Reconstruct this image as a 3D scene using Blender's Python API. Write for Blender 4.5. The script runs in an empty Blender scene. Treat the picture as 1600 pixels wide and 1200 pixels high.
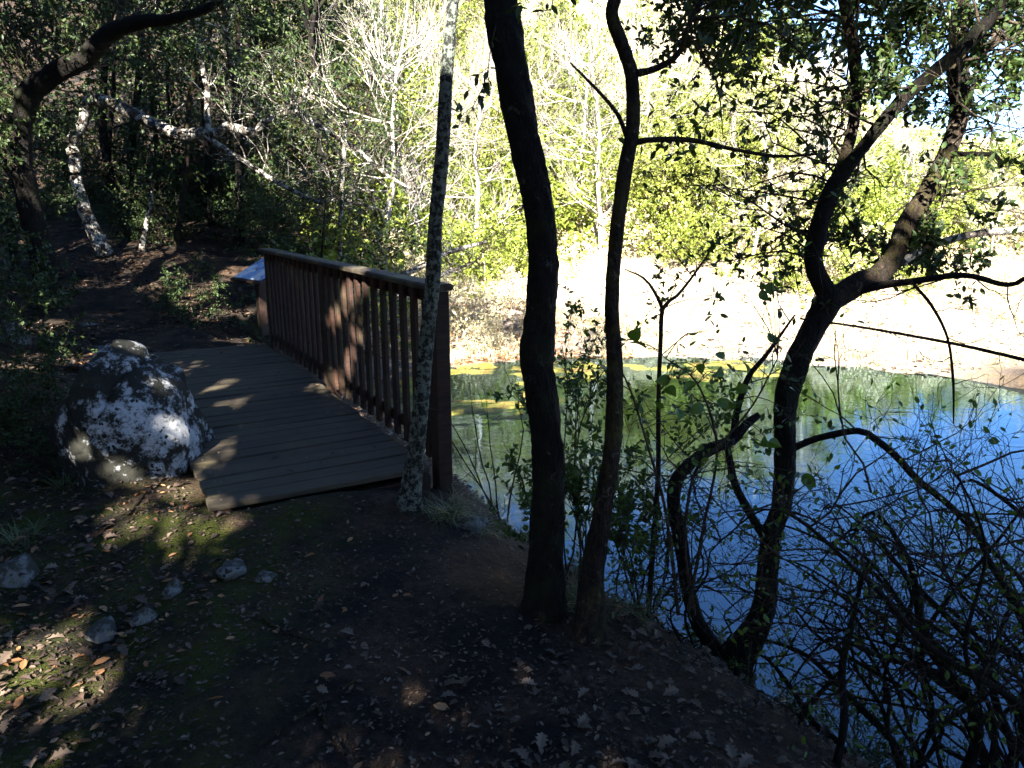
import bpy, math, random
import numpy as np
from mathutils import Vector

# ------------------------------------------------------------------ camera, sky, sun, exposure
SC = bpy.context.scene
COL = SC.collection
FPX = 1111.0
PITCH = math.atan(268 / FPX)
EYE = np.array([0.0, 0.0, 1.6])
cam_d = bpy.data.cameras.new('camera'); cam = bpy.data.objects.new('camera', cam_d); COL.objects.link(cam)
cam_d.sensor_fit = 'HORIZONTAL'; cam_d.sensor_width = 36.0; cam_d.lens = 36.0 * FPX / 1600
cam_d.clip_start = 0.05; cam_d.clip_end = 2000
cam.location = EYE; cam.rotation_euler = (math.pi / 2 - PITCH, 0, 0)
SC.camera = cam

SUN_EL = math.radians(33); SUN_AZ = math.radians(4)          # sun behind the camera, slightly to its left
SUNV = np.array([-math.sin(SUN_AZ) * math.cos(SUN_EL), -math.cos(SUN_AZ) * math.cos(SUN_EL), math.sin(SUN_EL)])
world = bpy.data.worlds.new('World'); SC.world = world; world.use_nodes = True
wn = world.node_tree.nodes; wl = world.node_tree.links
for n in list(wn): wn.remove(n)
sky = wn.new('ShaderNodeTexSky'); sky.sky_type = 'NISHITA'; sky.sun_disc = False
sky.sun_elevation = SUN_EL; sky.sun_rotation = math.pi + SUN_AZ
sky.altitude = 2500; sky.air_density = 1.0; sky.dust_density = 0.0; sky.ozone_density = 5.0
bg = wn.new('ShaderNodeBackground'); bg.inputs['Strength'].default_value = 0.05
wo = wn.new('ShaderNodeOutputWorld')
wl.new(sky.outputs[0], bg.inputs[0]); wl.new(bg.outputs[0], wo.inputs[0])
sun_d = bpy.data.lights.new('sun', 'SUN'); sun_o = bpy.data.objects.new('sun', sun_d); COL.objects.link(sun_o)
sun_d.energy = 5.0; sun_d.angle = math.radians(0.53); sun_d.color = (1.0, 0.94, 0.85)
sun_o.rotation_euler = Vector(-SUNV).to_track_quat('-Z', 'Y').to_euler()
sun_o.location = (0, -10, 20)
SC.view_settings.view_transform = 'Standard'; SC.view_settings.look = 'None'
SC.view_settings.exposure = 3.75; SC.view_settings.gamma = 1.0
SC.cycles.use_denoising = True
SC.cycles.max_bounces = 6; SC.cycles.diffuse_bounces = 3; SC.cycles.glossy_bounces = 3
SC.cycles.transparent_max_bounces = 8; SC.cycles.transmission_bounces = 3

# ------------------------------------------------------------------ helpers
def nrm(v): return v / (np.linalg.norm(v, axis=-1, keepdims=True) + 1e-12)
CF = np.array([0, math.cos(PITCH), -math.sin(PITCH)]); CU = np.array([0, math.sin(PITCH), math.cos(PITCH)]); CR = np.array([1.0, 0, 0])
def ray(px, py): return CF + (px - 800) / FPX * CR + (600 - py) / FPX * CU
def aty(px, py, Y):                                            # photo point -> place at Y metres ahead
    d = ray(px, py); return EYE + d * (Y / d[1])
def atz(px, py, z):
    d = ray(px, py); return EYE + d * ((z - 1.6) / d[2])
def inframe(P, m=0.0):
    v = P - EYE; d = v @ CF
    ok = d > 0.05
    dd = np.where(ok, d, 1)
    x = v @ CR / dd * FPX; y = v @ CU / dd * FPX
    return ok & (np.abs(x) < 800 + m) & (np.abs(y) < 600 + m)

class MB:
    def __init__(s): s.V = []; s.Q = []; s.T = []; s.n = 0
    def add(s, V, Q=None, T=None):
        V = np.asarray(V, float).reshape(-1, 3)
        if Q is not None and len(Q): s.Q.append(np.asarray(Q, int).reshape(-1, 4) + s.n)
        if T is not None and len(T): s.T.append(np.asarray(T, int).reshape(-1, 3) + s.n)
        s.V.append(V); s.n += len(V)
    def build(s, name, mat, parent=None, smooth=True, origin=None, kind=None):
        me = bpy.data.meshes.new(name)
        V = np.concatenate(s.V) if s.V else np.zeros((0, 3))
        if origin is not None: V = V - np.asarray(origin)
        Q = np.concatenate(s.Q) if s.Q else np.zeros((0, 4), int)
        T = np.concatenate(s.T) if s.T else np.zeros((0, 3), int)
        me.vertices.add(len(V)); me.vertices.foreach_set('co', V.astype(np.float32).ravel())
        nl = Q.size + T.size
        me.loops.add(nl); me.loops.foreach_set('vertex_index', np.concatenate([Q.ravel(), T.ravel()]).astype(np.int32))
        me.polygons.add(len(Q) + len(T))
        st = np.concatenate([np.arange(len(Q)) * 4, len(Q) * 4 + np.arange(len(T)) * 3]).astype(np.int32)
        me.polygons.foreach_set('loop_start', st)
        me.polygons.foreach_set('use_smooth', np.full(len(Q) + len(T), smooth))
        me.update(calc_edges=True)
        if mat: me.materials.append(mat)
        o = bpy.data.objects.new(name, me); COL.objects.link(o)
        if parent is not None: o.parent = parent
        if origin is not None and parent is None: o.location = origin
        if kind: o['kind'] = kind
        return o

def tag(o, label, cat, group=None, kind=None):
    o['label'] = label; o['category'] = cat
    if group: o['group'] = group
    if kind: o['kind'] = kind
    return o
def thing(name, label, cat, loc, group=None):
    o = bpy.data.objects.new(name, None); COL.objects.link(o); o.location = tuple(loc); o.empty_display_size = 0.1
    return tag(o, label, cat, group)
def copy_thing(root, loc, rz=0.0, sc=1.0, label=None, group=None):
    r = root.copy(); COL.objects.link(r); r.location = tuple(loc); r.rotation_euler = (0, 0, rz)
    r.scale = (sc, sc, sc) if np.isscalar(sc) else sc
    if label: r['label'] = label
    if group: r['group'] = group
    for ch in root.children:
        c = ch.copy(); COL.objects.link(c); c.parent = r
    return r

def tubes(mb, L, sides=6, rng=None, rough=0.0):
    """L: list of (points (n,3), radii (n,)); swept tubes, rough adds bark relief"""
    groups = {}
    for P, r in L: groups.setdefault(len(P), []).append((P, r))
    for n, items in groups.items():
        P = np.array([i[0] for i in items]); r = np.array([i[1] for i in items]); m = len(items)
        tg = np.gradient(P, axis=1); tg = nrm(tg)
        ax = nrm(P[:, -1] - P[:, 0])
        ref = np.where(np.abs(ax[:, 2:3]) < 0.8, np.array([[0, 0, 1.0]]), np.array([[1.0, 0, 0]]))
        A = nrm(np.cross(tg, ref[:, None, :])); B = np.cross(tg, A)
        th = np.linspace(0, 2 * np.pi, sides, endpoint=False)
        R = r[:, :, None] * np.ones(sides)
        if rough > 0 and rng is not None:
            s = np.concatenate([np.zeros((m, 1)), np.cumsum(np.linalg.norm(np.diff(P, axis=1), axis=2), 1)], 1)
            N = np.zeros_like(R)
            for k in range(7):
                a = rng.integers(1, max(2, sides // 3)); fs = rng.uniform(3, 26)
                N += np.sin(a * th[None, None, :] + fs * s[:, :, None] + rng.uniform(0, 6.3)) / 4
            N += rng.normal(0, 0.35, N.shape)
            R = R * (1 + rough * N)
        V = P[:, :, None, :] + R[..., None] * (np.cos(th)[None, None, :, None] * A[:, :, None, :] + np.sin(th)[None, None, :, None] * B[:, :, None, :])
        i = np.arange(n - 1)[:, None]; k = np.arange(sides)[None, :]; k2 = (k + 1) % sides
        q = np.stack([i * sides + k, i * sides + k2, (i + 1) * sides + k2, (i + 1) * sides + k], -1).reshape(-1, 4)
        Q = (np.arange(m) * n * sides)[:, None, None] + q[None]
        mb.add(V.reshape(-1, 3), Q.reshape(-1, 4))

def leaves(mb, P, D, size, rng, shape='leaf', flat=0.6):
    """one small folded blade at each P, pointing along D"""
    P = np.asarray(P, float); n = len(P)
    if n == 0: return
    D = nrm(np.asarray(D, float)); size = np.broadcast_to(np.asarray(size, float), (n,))[:, None, None]
    up = nrm(np.array([0, 0, 1.0]) * flat + rng.normal(0, 0.6, (n, 3)))
    S = nrm(np.cross(D, up)); N = np.cross(S, D)
    if shape == 'leaf':
        T = np.array([[0, 0, 0], [.25, .2, .05], [.62, .22, .04], [1, 0, -.05], [.62, -.22, .04], [.25, -.2, .05]]); q = [[0, 5, 4, 3], [0, 3, 2, 1]]; t = []
    elif shape == 'round':
        T = np.array([[0, 0, 0], [.2, .34, .06], [.62, .36, .05], [1, 0, -.06], [.62, -.36, .05], [.2, -.34, .06]]); q = [[0, 5, 4, 3], [0, 3, 2, 1]]; t = []
    elif shape in ('oak', 'broad'):                           # lobed, curled dead oak leaf; smooth broad bramble leaf
        xs, ys = ([0, .18, .28, .4, .5, .62, .72, .84, 1.0], [.03, .12, .28, .15, .34, .17, .28, .10, .0]) if shape == 'oak' else ([0, .08, .22, .4, .58, .75, .9, 1.0], [.0, .2, .33, .37, .33, .22, .09, .0])
        T = []; 
        for x, y in zip(xs, ys): T += [[x, y, .35 * y + .12 * math.sin(3 * x)], [x, 0, .12 * math.sin(3 * x)], [x, -y, .4 * y + .12 * math.sin(3 * x)]]
        T = np.array(T); q = []; t = []
        for k in range(len(xs) - 1):
            a = 3 * k; q += [[a, a + 1, a + 4, a + 3], [a + 1, a + 2, a + 5, a + 4]]
    else:
        T = np.array([[0, 0, 0], [.45, .3, .07], [1, 0, 0], [.45, -.3, .07]]); q = []; t = [[0, 3, 2], [0, 2, 1]]
    W = size * (T[None, :, 0:1] * D[:, None] + T[None, :, 1:2] * S[:, None] + T[None, :, 2:3] * N[:, None]) + P[:, None]
    k = len(T); off = (np.arange(n) * k)[:, None, None]
    mb.add(W.reshape(-1, 3), (off + np.array(q)[None]).reshape(-1, 4) if q else None, (off + np.array(t)[None]).reshape(-1, 3) if t else None)

def catmull(P, step):
    P = np.asarray(P, float); Q = np.vstack([2 * P[0] - P[1], P, 2 * P[-1] - P[-2]]); out = []
    for i in range(1, len(Q) - 2):
        n = max(2, int(np.linalg.norm(Q[i + 1, :3] - Q[i, :3]) / step))
        t = np.linspace(0, 1, n, endpoint=False)[:, None]
        out.append(.5 * (2 * Q[i] + (Q[i + 1] - Q[i - 1]) * t + (2 * Q[i - 1] - 5 * Q[i] + 4 * Q[i + 1] - Q[i + 2]) * t ** 2 + (3 * Q[i] - Q[i - 1] - 3 * Q[i + 1] + Q[i + 2]) * t ** 3))
    out.append(P[-1:]); return np.concatenate(out)

def limb_path(pts, step=0.05):
    """pts: (px, py, Y, width px) along the stem -> points, radii in metres"""
    A = []
    for px, py, Y, w in pts:
        p = aty(px, py, Y); d = (p - EYE) @ CF
        A.append([*p, 0.5 * w * d / FPX])
    C = catmull(A, step); return C[:, :3], np.maximum(C[:, 3], 0.0012)

def grow(rng, P, d, L, r, lvl, cfg, tub, lp):
    """a wandering twig with side twigs; lp collects (pos, dir) for leaves"""
    n = cfg.get('n', 5); seg = L / (n - 1); pts = [np.array(P, float)]; dirs = []
    d = nrm(np.array(d, float)); wob = cfg.get('wob', .28); lift = cfg.get('lift', .05)
    for i in range(n - 1):
        d = nrm(d + rng.normal(0, wob, 3) + np.array([0, 0, lift])); dirs.append(d); pts.append(pts[-1] + d * seg)
    pts = np.array(pts); rad = np.linspace(r, r * cfg.get('taper', .35), n)
    lim = cfg.get('ok')
    if lim is not None and not lim(pts[-1]): return
    tub.append((pts, rad))
    if lvl > 0:
        for k in range(rng.integers(*cfg['kids'])):
            u = rng.uniform(.25, 1.0) * (n - 1.001); i = int(u); p = pts[i] + (pts[i + 1] - pts[i]) * (u - i)
            dd = dirs[i] + nrm(rng.normal(0, 1, 3)) * cfg.get('spread', .9)
            grow(rng, p, dd, L * rng.uniform(*cfg.get('shrink', (.45, .75))), max(.0012, r * (1 - .6 * u / n) * .55), lvl - 1, cfg, tub, lp)
    if lvl <= cfg.get('leaf_lvl', 0) and cfg.get('leaves', 0):
        for k in range(cfg['leaves']):
            u = rng.uniform(.2, 1.0) * (n - 1.001); i = int(u); p = pts[i] + (pts[i + 1] - pts[i]) * (u - i)
            lp.append((p, dirs[i] * .6 + rng.normal(0, .8, 3)))

# ------------------------------------------------------------------ materials
def new_mat(name):
    m = bpy.data.materials.new(name); m.use_nodes = True; nt = m.node_tree
    for n in list(nt.nodes): nt.nodes.remove(n)
    out = nt.nodes.new('ShaderNodeOutputMaterial'); return m, nt, out
def N(nt, t, **kw):
    n = nt.nodes.new(t)
    for k, v in kw.items():
        if k in n.inputs: n.inputs[k].default_value = v
        else: setattr(n, k, v)
    return n
def ramp(nt, src, stops, interp='LINEAR'):
    r = nt.nodes.new('ShaderNodeValToRGB'); r.color_ramp.interpolation = interp
    e = r.color_ramp.elements
    while len(e) < len(stops): e.new(0.5)
    for el, (p, c) in zip(e, stops): el.position = p; el.color = (*c, 1) if len(c) == 3 else c
    nt.links.new(src, r.inputs[0]); return r.outputs[0]
def g(v): return (v, v, v)
def mix(nt, fac, a, b, mode='MIX'):
    m = nt.nodes.new('ShaderNodeMix'); m.data_type = 'RGBA'; m.blend_type = mode
    for s, v in ((m.inputs['Factor'], fac), (m.inputs[6], a), (m.inputs[7], b)):
        if isinstance(v, (int, float)): s.default_value = v
        elif isinstance(v, tuple): s.default_value = (*v, 1)
        else: nt.links.new(v, s)
    return m.outputs[2]
def noise(nt, scale, vec=None, detail=4, rough=.6):
    n = N(nt, 'ShaderNodeTexNoise', Scale=scale, Detail=detail, Roughness=rough)
    if vec is not None: nt.links.new(vec, n.inputs['Vector'])
    return n.outputs[0]
def coords(nt, which='pos', scale=None):
    if which == 'pos': v = N(nt, 'ShaderNodeNewGeometry').outputs['Position']
    else: v = N(nt, 'ShaderNodeTexCoord').outputs[which]
    if scale:
        mp = N(nt, 'ShaderNodeMapping'); mp.inputs['Scale'].default_value = scale; nt.links.new(v, mp.inputs[0]); v = mp.outputs[0]
    return v
def finish(nt, out, col, rough=.8, bump=None, bd=.01, bs=1.0, spec=.3):
    b = N(nt, 'ShaderNodeBsdfPrincipled'); 
    if isinstance(col, tuple): b.inputs['Base Color'].default_value = (*col, 1)
    else: nt.links.new(col, b.inputs['Base Color'])
    if isinstance(rough, (int, float)): b.inputs['Roughness'].default_value = rough
    else: nt.links.new(rough, b.inputs['Roughness'])
    b.inputs['Specular IOR Level'].default_value = spec
    if bump is not None:
        bp = N(nt, 'ShaderNodeBump', Distance=bd, Strength=bs); nt.links.new(bump, bp.inputs['Height']); nt.links.new(bp.outputs[0], b.inputs['Normal'])
    nt.links.new(b.outputs[0], out.inputs[0]); return b
def leaf_mat(name, cols, trans=.4, rough=.45, spec=.4):
    m, nt, out = new_mat(name)
    rnd = N(nt, 'ShaderNodeNewGeometry').outputs['Random Per Island']
    c = ramp(nt, rnd, [(i / (len(cols) - 1), k) for i, k in enumerate(cols)])
    b = finish(nt, out, c, rough, spec=spec)
    if trans > 0:
        t = N(nt, 'ShaderNodeBsdfTranslucent'); nt.links.new(mix(nt, 1.0, c, (1.0, 1.0, .45), 'MULTIPLY'), t.inputs[0])
        mx = N(nt, 'ShaderNodeMixShader'); mx.inputs[0].default_value = trans
        nt.links.new(b.outputs[0], mx.inputs[1]); nt.links.new(t.outputs[0], mx.inputs[2]); nt.links.new(mx.outputs[0], out.inputs[0])
    return m
def bark_mat(name, dark, light, lichen=None, amt=.5, sc=14, moss=None):
    m, nt, out = new_mat(name)
    v = coords(nt, 'pos', (1, 1, .35))
    n1 = noise(nt, sc, v, 6, .7); n2 = noise(nt, sc * 4, v, 4, .7)
    c = mix(nt, ramp(nt, n1, [(.3, g(0)), (.7, g(1))]), dark, light)
    c = mix(nt, ramp(nt, n2, [(.35, g(.35)), (.6, g(1))]), (0.0, 0.0, 0.0), c)
    p = coords(nt, 'pos')
    if lichen:
        n3 = noise(nt, sc * .9, p, 8, .75)
        c = mix(nt, ramp(nt, n3, [(.62 - .25 * amt, g(0)), (.67 - .25 * amt, g(1))]), c, mix(nt, noise(nt, 70, p), tuple(x * .6 for x in lichen), lichen))
    if moss:
        c = mix(nt, ramp(nt, noise(nt, 5, p, 5, .7), [(.5, g(0)), (.62, g(.85))]), c, moss)
    h = N(nt, 'ShaderNodeMath', operation='ADD'); nt.links.new(n1, h.inputs[0]); nt.links.new(n2, h.inputs[1])
    finish(nt, out, c, .9, h.outputs[0], .03, 1.0, .15); return m
M = {}
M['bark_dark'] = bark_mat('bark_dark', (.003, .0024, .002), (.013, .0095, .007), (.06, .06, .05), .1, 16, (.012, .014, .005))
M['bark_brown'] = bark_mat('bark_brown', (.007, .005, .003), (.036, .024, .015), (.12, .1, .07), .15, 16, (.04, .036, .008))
M['bark_lichen'] = bark_mat('bark_lichen', (.009, .01, .009), (.05, .054, .046), (.2, .23, .19), .55, 34)
M['bark_pale'] = bark_mat('bark_pale', (.02, .016, .013), (.08, .066, .052), (.36, .34, .29), .5, 9)
M['bark_white'] = bark_mat('bark_white', (.3, .26, .22), (.55, .5, .44))
M['twig'] = bark_mat('twig_bark', (.03, .022, .016), (.09, .065, .045))
M['twig_pale'] = bark_mat('twig_pale', (.28, .23, .18), (.5, .43, .36))
M['leaf_box'] = leaf_mat('leaf_box', [(.02, .045, .008), (.04, .08, .012), (.075, .12, .018), (.03, .06, .012)], .35)
M['leaf_oak'] = leaf_mat('leaf_oak', [(.018, .035, .012), (.03, .055, .016), (.055, .085, .02), (.04, .05, .03)], .3, .45, .25)
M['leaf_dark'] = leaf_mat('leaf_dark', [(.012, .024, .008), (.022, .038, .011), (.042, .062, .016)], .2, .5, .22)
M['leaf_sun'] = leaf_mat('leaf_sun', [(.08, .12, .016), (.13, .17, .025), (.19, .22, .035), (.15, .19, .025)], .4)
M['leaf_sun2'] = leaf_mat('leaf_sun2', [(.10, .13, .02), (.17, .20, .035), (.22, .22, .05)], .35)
M['leaf_bramble'] = leaf_mat('leaf_bramble', [(.03, .07, .012), (.05, .10, .015), (.07, .12, .02)], .4)
M['leaf_dead'] = leaf_mat('leaf_dead', [(.02, .013, .009), (.04, .026, .017), (.06, .04, .027), (.13, .095, .068), (.035, .02, .013), (.015, .01, .007)], .1, .7, .25)
M['leaf_dead_red'] = leaf_mat('leaf_dead_red', [(.14, .06, .025), (.22, .1, .04), (.3, .17, .08)], .15, .7, .25)
M['grass'] = leaf_mat('grass_blade', [(.03, .05, .012), (.06, .085, .02), (.11, .1, .04)], .3)
M['grass_dry'] = leaf_mat('grass_dry', [(.35, .29, .17), (.5, .43, .28), (.42, .38, .2)], .3)

def wood_mat(name, a, b, grain=(60, 60, 3), patina=None):
    m, nt, out = new_mat(name)
    v = coords(nt, 'Object', grain)
    oi = N(nt, 'ShaderNodeObjectInfo').outputs['Random']
    ad = N(nt, 'ShaderNodeVectorMath', operation='ADD'); nt.links.new(v, ad.inputs[0])
    cb = N(nt, 'ShaderNodeCombineXYZ'); 
    ml = N(nt, 'ShaderNodeMath', operation='MULTIPLY'); ml.inputs[1].default_value = 37; nt.links.new(oi, ml.inputs[0])
    for k in range(3): nt.links.new(ml.outputs[0], cb.inputs[k])
    nt.links.new(cb.outputs[0], ad.inputs[1])
    n1 = noise(nt, 1.0, ad.outputs[0], 5, .65)
    c = mix(nt, ramp(nt, n1, [(.3, g(0)), (.7, g(1))]), a, b)
    c = mix(nt, 1.0, c, ramp(nt, oi, [(0, g(.7)), (1, g(1.15))]), 'MULTIPLY')
    if patina:
        c = mix(nt, ramp(nt, noise(nt, 3.5, coords(nt, 'pos'), 5, .7), [(.5, g(0)), (.66, g(.8))]), c, patina)
    finish(nt, out, c, .75, n1, .004, .8, .3); return m
M['wood_rail'] = wood_mat('wood_rail', (.006, .003, .0018), (.036, .0125, .0045), (50, 50, 4), (.024, .02, .008))
M['wood_cap'] = wood_mat('wood_cap', (.013, .0095, .0065), (.045, .033, .023), (4, 60, 60), (.09, .08, .03))
M['wood_deck'] = wood_mat('wood_deck', (.019, .015, .009), (.05, .039, .025), (4, 60, 60), (.05, .04, .019))

# ------------------------------------------------------------------ terrain
WZ = -0.9
POND = np.array([(-1.15, 7.6), (-.7, 6.3), (-.15, 5.45), (.3, 4.45), (.76, 3.7), (1.42, 3.0), (2.12, 2.3), (3.7, 1.2), (7, .2), (10, 1), (11, 4), (9.8, 7.4), (7.6, 9.6), (6.0, 11.0), (4.3, 11.9), (2.6, 12.2), (1.1, 12.3), (0, 12.0), (-.9, 11.6), (-1.6, 10.6), (-1.6, 9.0)])
def smooth(a, b, x):
    t = np.clip((x - a) / (b - a), 0, 1); return t * t * (3 - 2 * t)
def pond_sd(x, y):
    x = np.asarray(x, float); y = np.asarray(y, float)
    d2 = np.full(x.shape, 1e9); ins = np.zeros(x.shape, bool)
    for i in range(len(POND)):
        ax, ay = POND[i]; bx, by = POND[(i + 1) % len(POND)]
        ex, ey = bx - ax, by - ay
        t = np.clip(((x - ax) * ex + (y - ay) * ey) / (ex * ex + ey * ey), 0, 1)
        d2 = np.minimum(d2, (x - ax - t * ex) ** 2 + (y - ay - t * ey) ** 2)
        c = ((ay > y) != (by > y)); 
        with np.errstate(divide='ignore', invalid='ignore'):
            xi = ax + (y - ay) * ex / (ey if ey != 0 else 1e-9)
        ins ^= c & (x < xi)
    d = np.sqrt(d2); return np.where(ins, -d, d)
_r = np.random.default_rng(3)
WAVES = [(_r.uniform(.4, 1) * f_, _r.uniform(0, 6.3), _r.uniform(0, 6.3), a_) for f_, a_ in [(1.1, .05), (1.7, .04), (2.9, .022), (4.3, .015), (7.0, .009), (11, .006), (17, .004), (26, .003)] for _ in range(2)]
def bumps(x, y):
    z = np.zeros(np.shape(x))
    for f_, a, p, amp in WAVES: z = z + amp * np.sin(f_ * (x * np.cos(a) + y * np.sin(a)) + p)
    return z
def H(x, y):
    x = np.asarray(x, float); y = np.asarray(y, float)
    sd = pond_sd(x, y) + (3.8 * bumps(x * 2.1 + 3, y * 2.1) + 2.2 * bumps(x * 6, y * 6)) * smooth(7.5, 9.5, y) * smooth(-3.0, -1.0, x)
    left = .24 * np.maximum(0, -x - 2.7) * smooth(9, 4, y) + .17 * np.maximum(0, y - 9.0) + .25 * np.maximum(0, y - 19.0) + .02 * np.maximum(0, -x - 3)
    az = x / np.maximum(y, 1)
    sl = .42 - .30 * smooth(.05, .62, az)
    far = -.55 + .10 * np.clip(y - 12, 0, 10) + sl * np.maximum(0, y - 21)
    w = smooth(-4.6, -1.8, x) * smooth(8.2, 11.5, y)
    near_right = -.5 * smooth(.5, 2.0, x) * smooth(9, 5, y)
    B = left * (1 - w) + far * w + near_right * (1 - w)
    B = np.minimum(B, 26 + 0 * B)
    wd = .45 + 1.7 * smooth(8.5, 11.5, y) + 1.2 * smooth(5, 8, x)
    land = WZ + (B - WZ) * (1 - np.exp(-np.maximum(sd, 0) / wd)) + bumps(x, y) * (.35 + .65 * smooth(0, 2.5, sd)) * smooth(0, .4, sd)
    bed = WZ - (.62 - .3 * smooth(7.5, 9.5, y)) * (1 - np.exp(np.minimum(sd, 0) / 2.2)) + .5 * bumps(x, y)* smooth(0, -.5, sd)
    z = np.where(sd > 0, land, bed)
    # earth is cut down below the boardwalk so that no soil comes through its boards
    u = np.array([-.4993, .8664]); o = np.array([-.33, 3.95]); nn = np.array([.8664, .4993])
    s = (x - o[0]) * u[0] + (y - o[1]) * u[1]; p = (x - o[0]) * nn[0] + (y - o[1]) * nn[1]
    z = z + .065 * np.exp(-((s - .12) / .28) ** 2) * smooth(-1.9, -1.3, p) * smooth(.3, -.1, p)
    inside = smooth(.12, .3, s) * smooth(5.5, 5.0, s) * smooth(-1.6, -1.15, p) * smooth(.4, .1, p)
    return np.where(inside > 0, z * (1 - inside) + np.minimum(z, .0) * inside, z)

n = 470
u = np.linspace(-1, 1, n)
gx = 3.2 * np.sinh(4.55 * u) ; gy = 5.0 + 3.2 * np.sinh(4.55 * u)
X, Y = np.meshgrid(gx, gy)
Z = H(X, Y)
Z = np.where(Y < -6, Z + .16 * np.maximum(0, -6 - Y), Z)
mb = MB(); i, j = np.meshgrid(np.arange(n - 1), np.arange(n - 1), indexing='ij')
a = (i * n + j).ravel()
mb.add(np.stack([X, Y, Z], -1).reshape(-1, 3), np.stack([a, a + 1, a + n + 1, a + n], -1))
m, nt, out = new_mat('forest_floor')
pos = coords(nt); 
att = N(nt, 'ShaderNodeAttribute', attribute_name='zone'); sep = N(nt, 'ShaderNodeSeparateColor'); nt.links.new(att.outputs['Color'], sep.inputs[0])
n1 = noise(nt, 2.2, pos, 6, .65); n2 = noise(nt, 24, pos, 6, .7); n3 = noise(nt, 90, pos, 3, .7)
dirt = mix(nt, ramp(nt, n2, [(.3, g(0)), (.7, g(1))]), (.004, .0036, .003), (.017, .014, .011))
litter = mix(nt, ramp(nt, n2, [(.3, g(0)), (.7, g(1))]), (.02, .013, .008), (.09, .055, .034))
moss = mix(nt, n2, (.012, .017, .002), (.06, .07, .006))
pale = mix(nt, ramp(nt, n2, [(.3, g(0)), (.68, g(1))]), (.38, .26, .19), (.6, .49, .39))
pale = mix(nt, ramp(nt, n1, [(.45, g(0)), (.6, g(.6))]), pale, (.36, .33, .14))
algae = mix(nt, ramp(nt, noise(nt, 3.2, pos, 7, .75), [(.38, g(0)), (.62, g(1))]), (.15, .11, .03), (.46, .42, .06))
algae = mix(nt, ramp(nt, noise(nt, 1.6, pos, 5, .6), [(.55, g(0)), (.66, g(.7))]), algae, (.36, .2, .05))
silt = mix(nt, n2, (.012, .011, .007), (.035, .03, .018))
c = mix(nt, ramp(nt, n1, [(.42, g(0)), (.6, g(1))]), dirt, litter)
mm = N(nt, 'ShaderNodeMath', operation='MULTIPLY'); nt.links.new(sep.outputs[1], mm.inputs[0]); nt.links.new(ramp(nt, noise(nt, 4.5, pos, 6, .7), [(.4, g(0)), (.58, g(1))]), mm.inputs[1])
c = mix(nt, mm.outputs[0], c, moss)
c = mix(nt, sep.outputs[0], c, pale)
under = N(nt, 'ShaderNodeAttribute', attribute_name='under'); us = N(nt, 'ShaderNodeSeparateColor'); nt.links.new(under.outputs['Color'], us.inputs[0])
c = mix(nt, us.outputs[0], c, mix(nt, us.outputs[1], silt, algae))
hh = N(nt, 'ShaderNodeMath', operation='ADD'); nt.links.new(n2, hh.inputs[0]); nt.links.new(n3, hh.inputs[1])
finish(nt, out, c, .9, hh.outputs[0], .05, 1.0, .15)
ground = mb.build('ground', m); ground['kind'] = 'structure'
sd = pond_sd(X, Y)
pale_m = smooth(9.5, 12.0, Y + .6 * np.sin(X * 1.3)) * smooth(-4.2, -2.0, X - .04 * Y) 
pale_m = pale_m * (1 - .25 * smooth(3.2, 1.0, sd))
moss_m = smooth(-.6, -1.2, X) * smooth(4.2, 3.4, Y) + .5 * smooth(-3, -3.6, X) * smooth(6.5, 5, Y)
for nm, ch in (('zone', (pale_m, np.clip(moss_m, 0, 1), 0 * X)), ('under', (smooth(.06, -.1, sd), np.clip(smooth(5.0, 7.2, Y + .5 * np.sin(2 * X)), 0, 1), 0 * X))):
    at = ground.data.color_attributes.new(nm, 'FLOAT_COLOR', 'POINT')
    at.data.foreach_set('color', np.stack([*ch, np.ones_like(X)], -1).astype(np.float32).ravel())

# pond surface
mb = MB()
c0 = POND.mean(0); P2 = c0 + (POND - c0) * 1.06 + nrm(POND - c0) * .4
k = len(P2); V = np.column_stack([np.vstack([P2, c0[None]]), np.full(k + 1, WZ)])
mb.add(V, None, [[q, (q + 1) % k, k] for q in range(k)])
m, nt, out = new_mat('pond_water')
gl = N(nt, 'ShaderNodeBsdfGlossy', Roughness=.015); gl.inputs[0].default_value = (.55, .8, 1, 1)
tr = N(nt, 'ShaderNodeBsdfTransparent'); tr.inputs[0].default_value = (.93, .94, .84, 1)
fr = N(nt, 'ShaderNodeFresnel', IOR=1.7)
bp = N(nt, 'ShaderNodeBump', Distance=.02, Strength=.1); nt.links.new(noise(nt, 7, coords(nt, 'pos', (.5, 1, 1)), 3, .5), bp.inputs['Height'])
nt.links.new(bp.outputs[0], gl.inputs['Normal']); nt.links.new(bp.outputs[0], fr.inputs['Normal'])
ms = N(nt, 'ShaderNodeMixShader'); nt.links.new(fr.outputs[0], ms.inputs[0]); nt.links.new(tr.outputs[0], ms.inputs[1]); nt.links.new(gl.outputs[0], ms.inputs[2]); nt.links.new(ms.outputs[0], out.inputs[0])
pond = mb.build('pond', m, smooth=False); pond['kind'] = 'structure'

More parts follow.
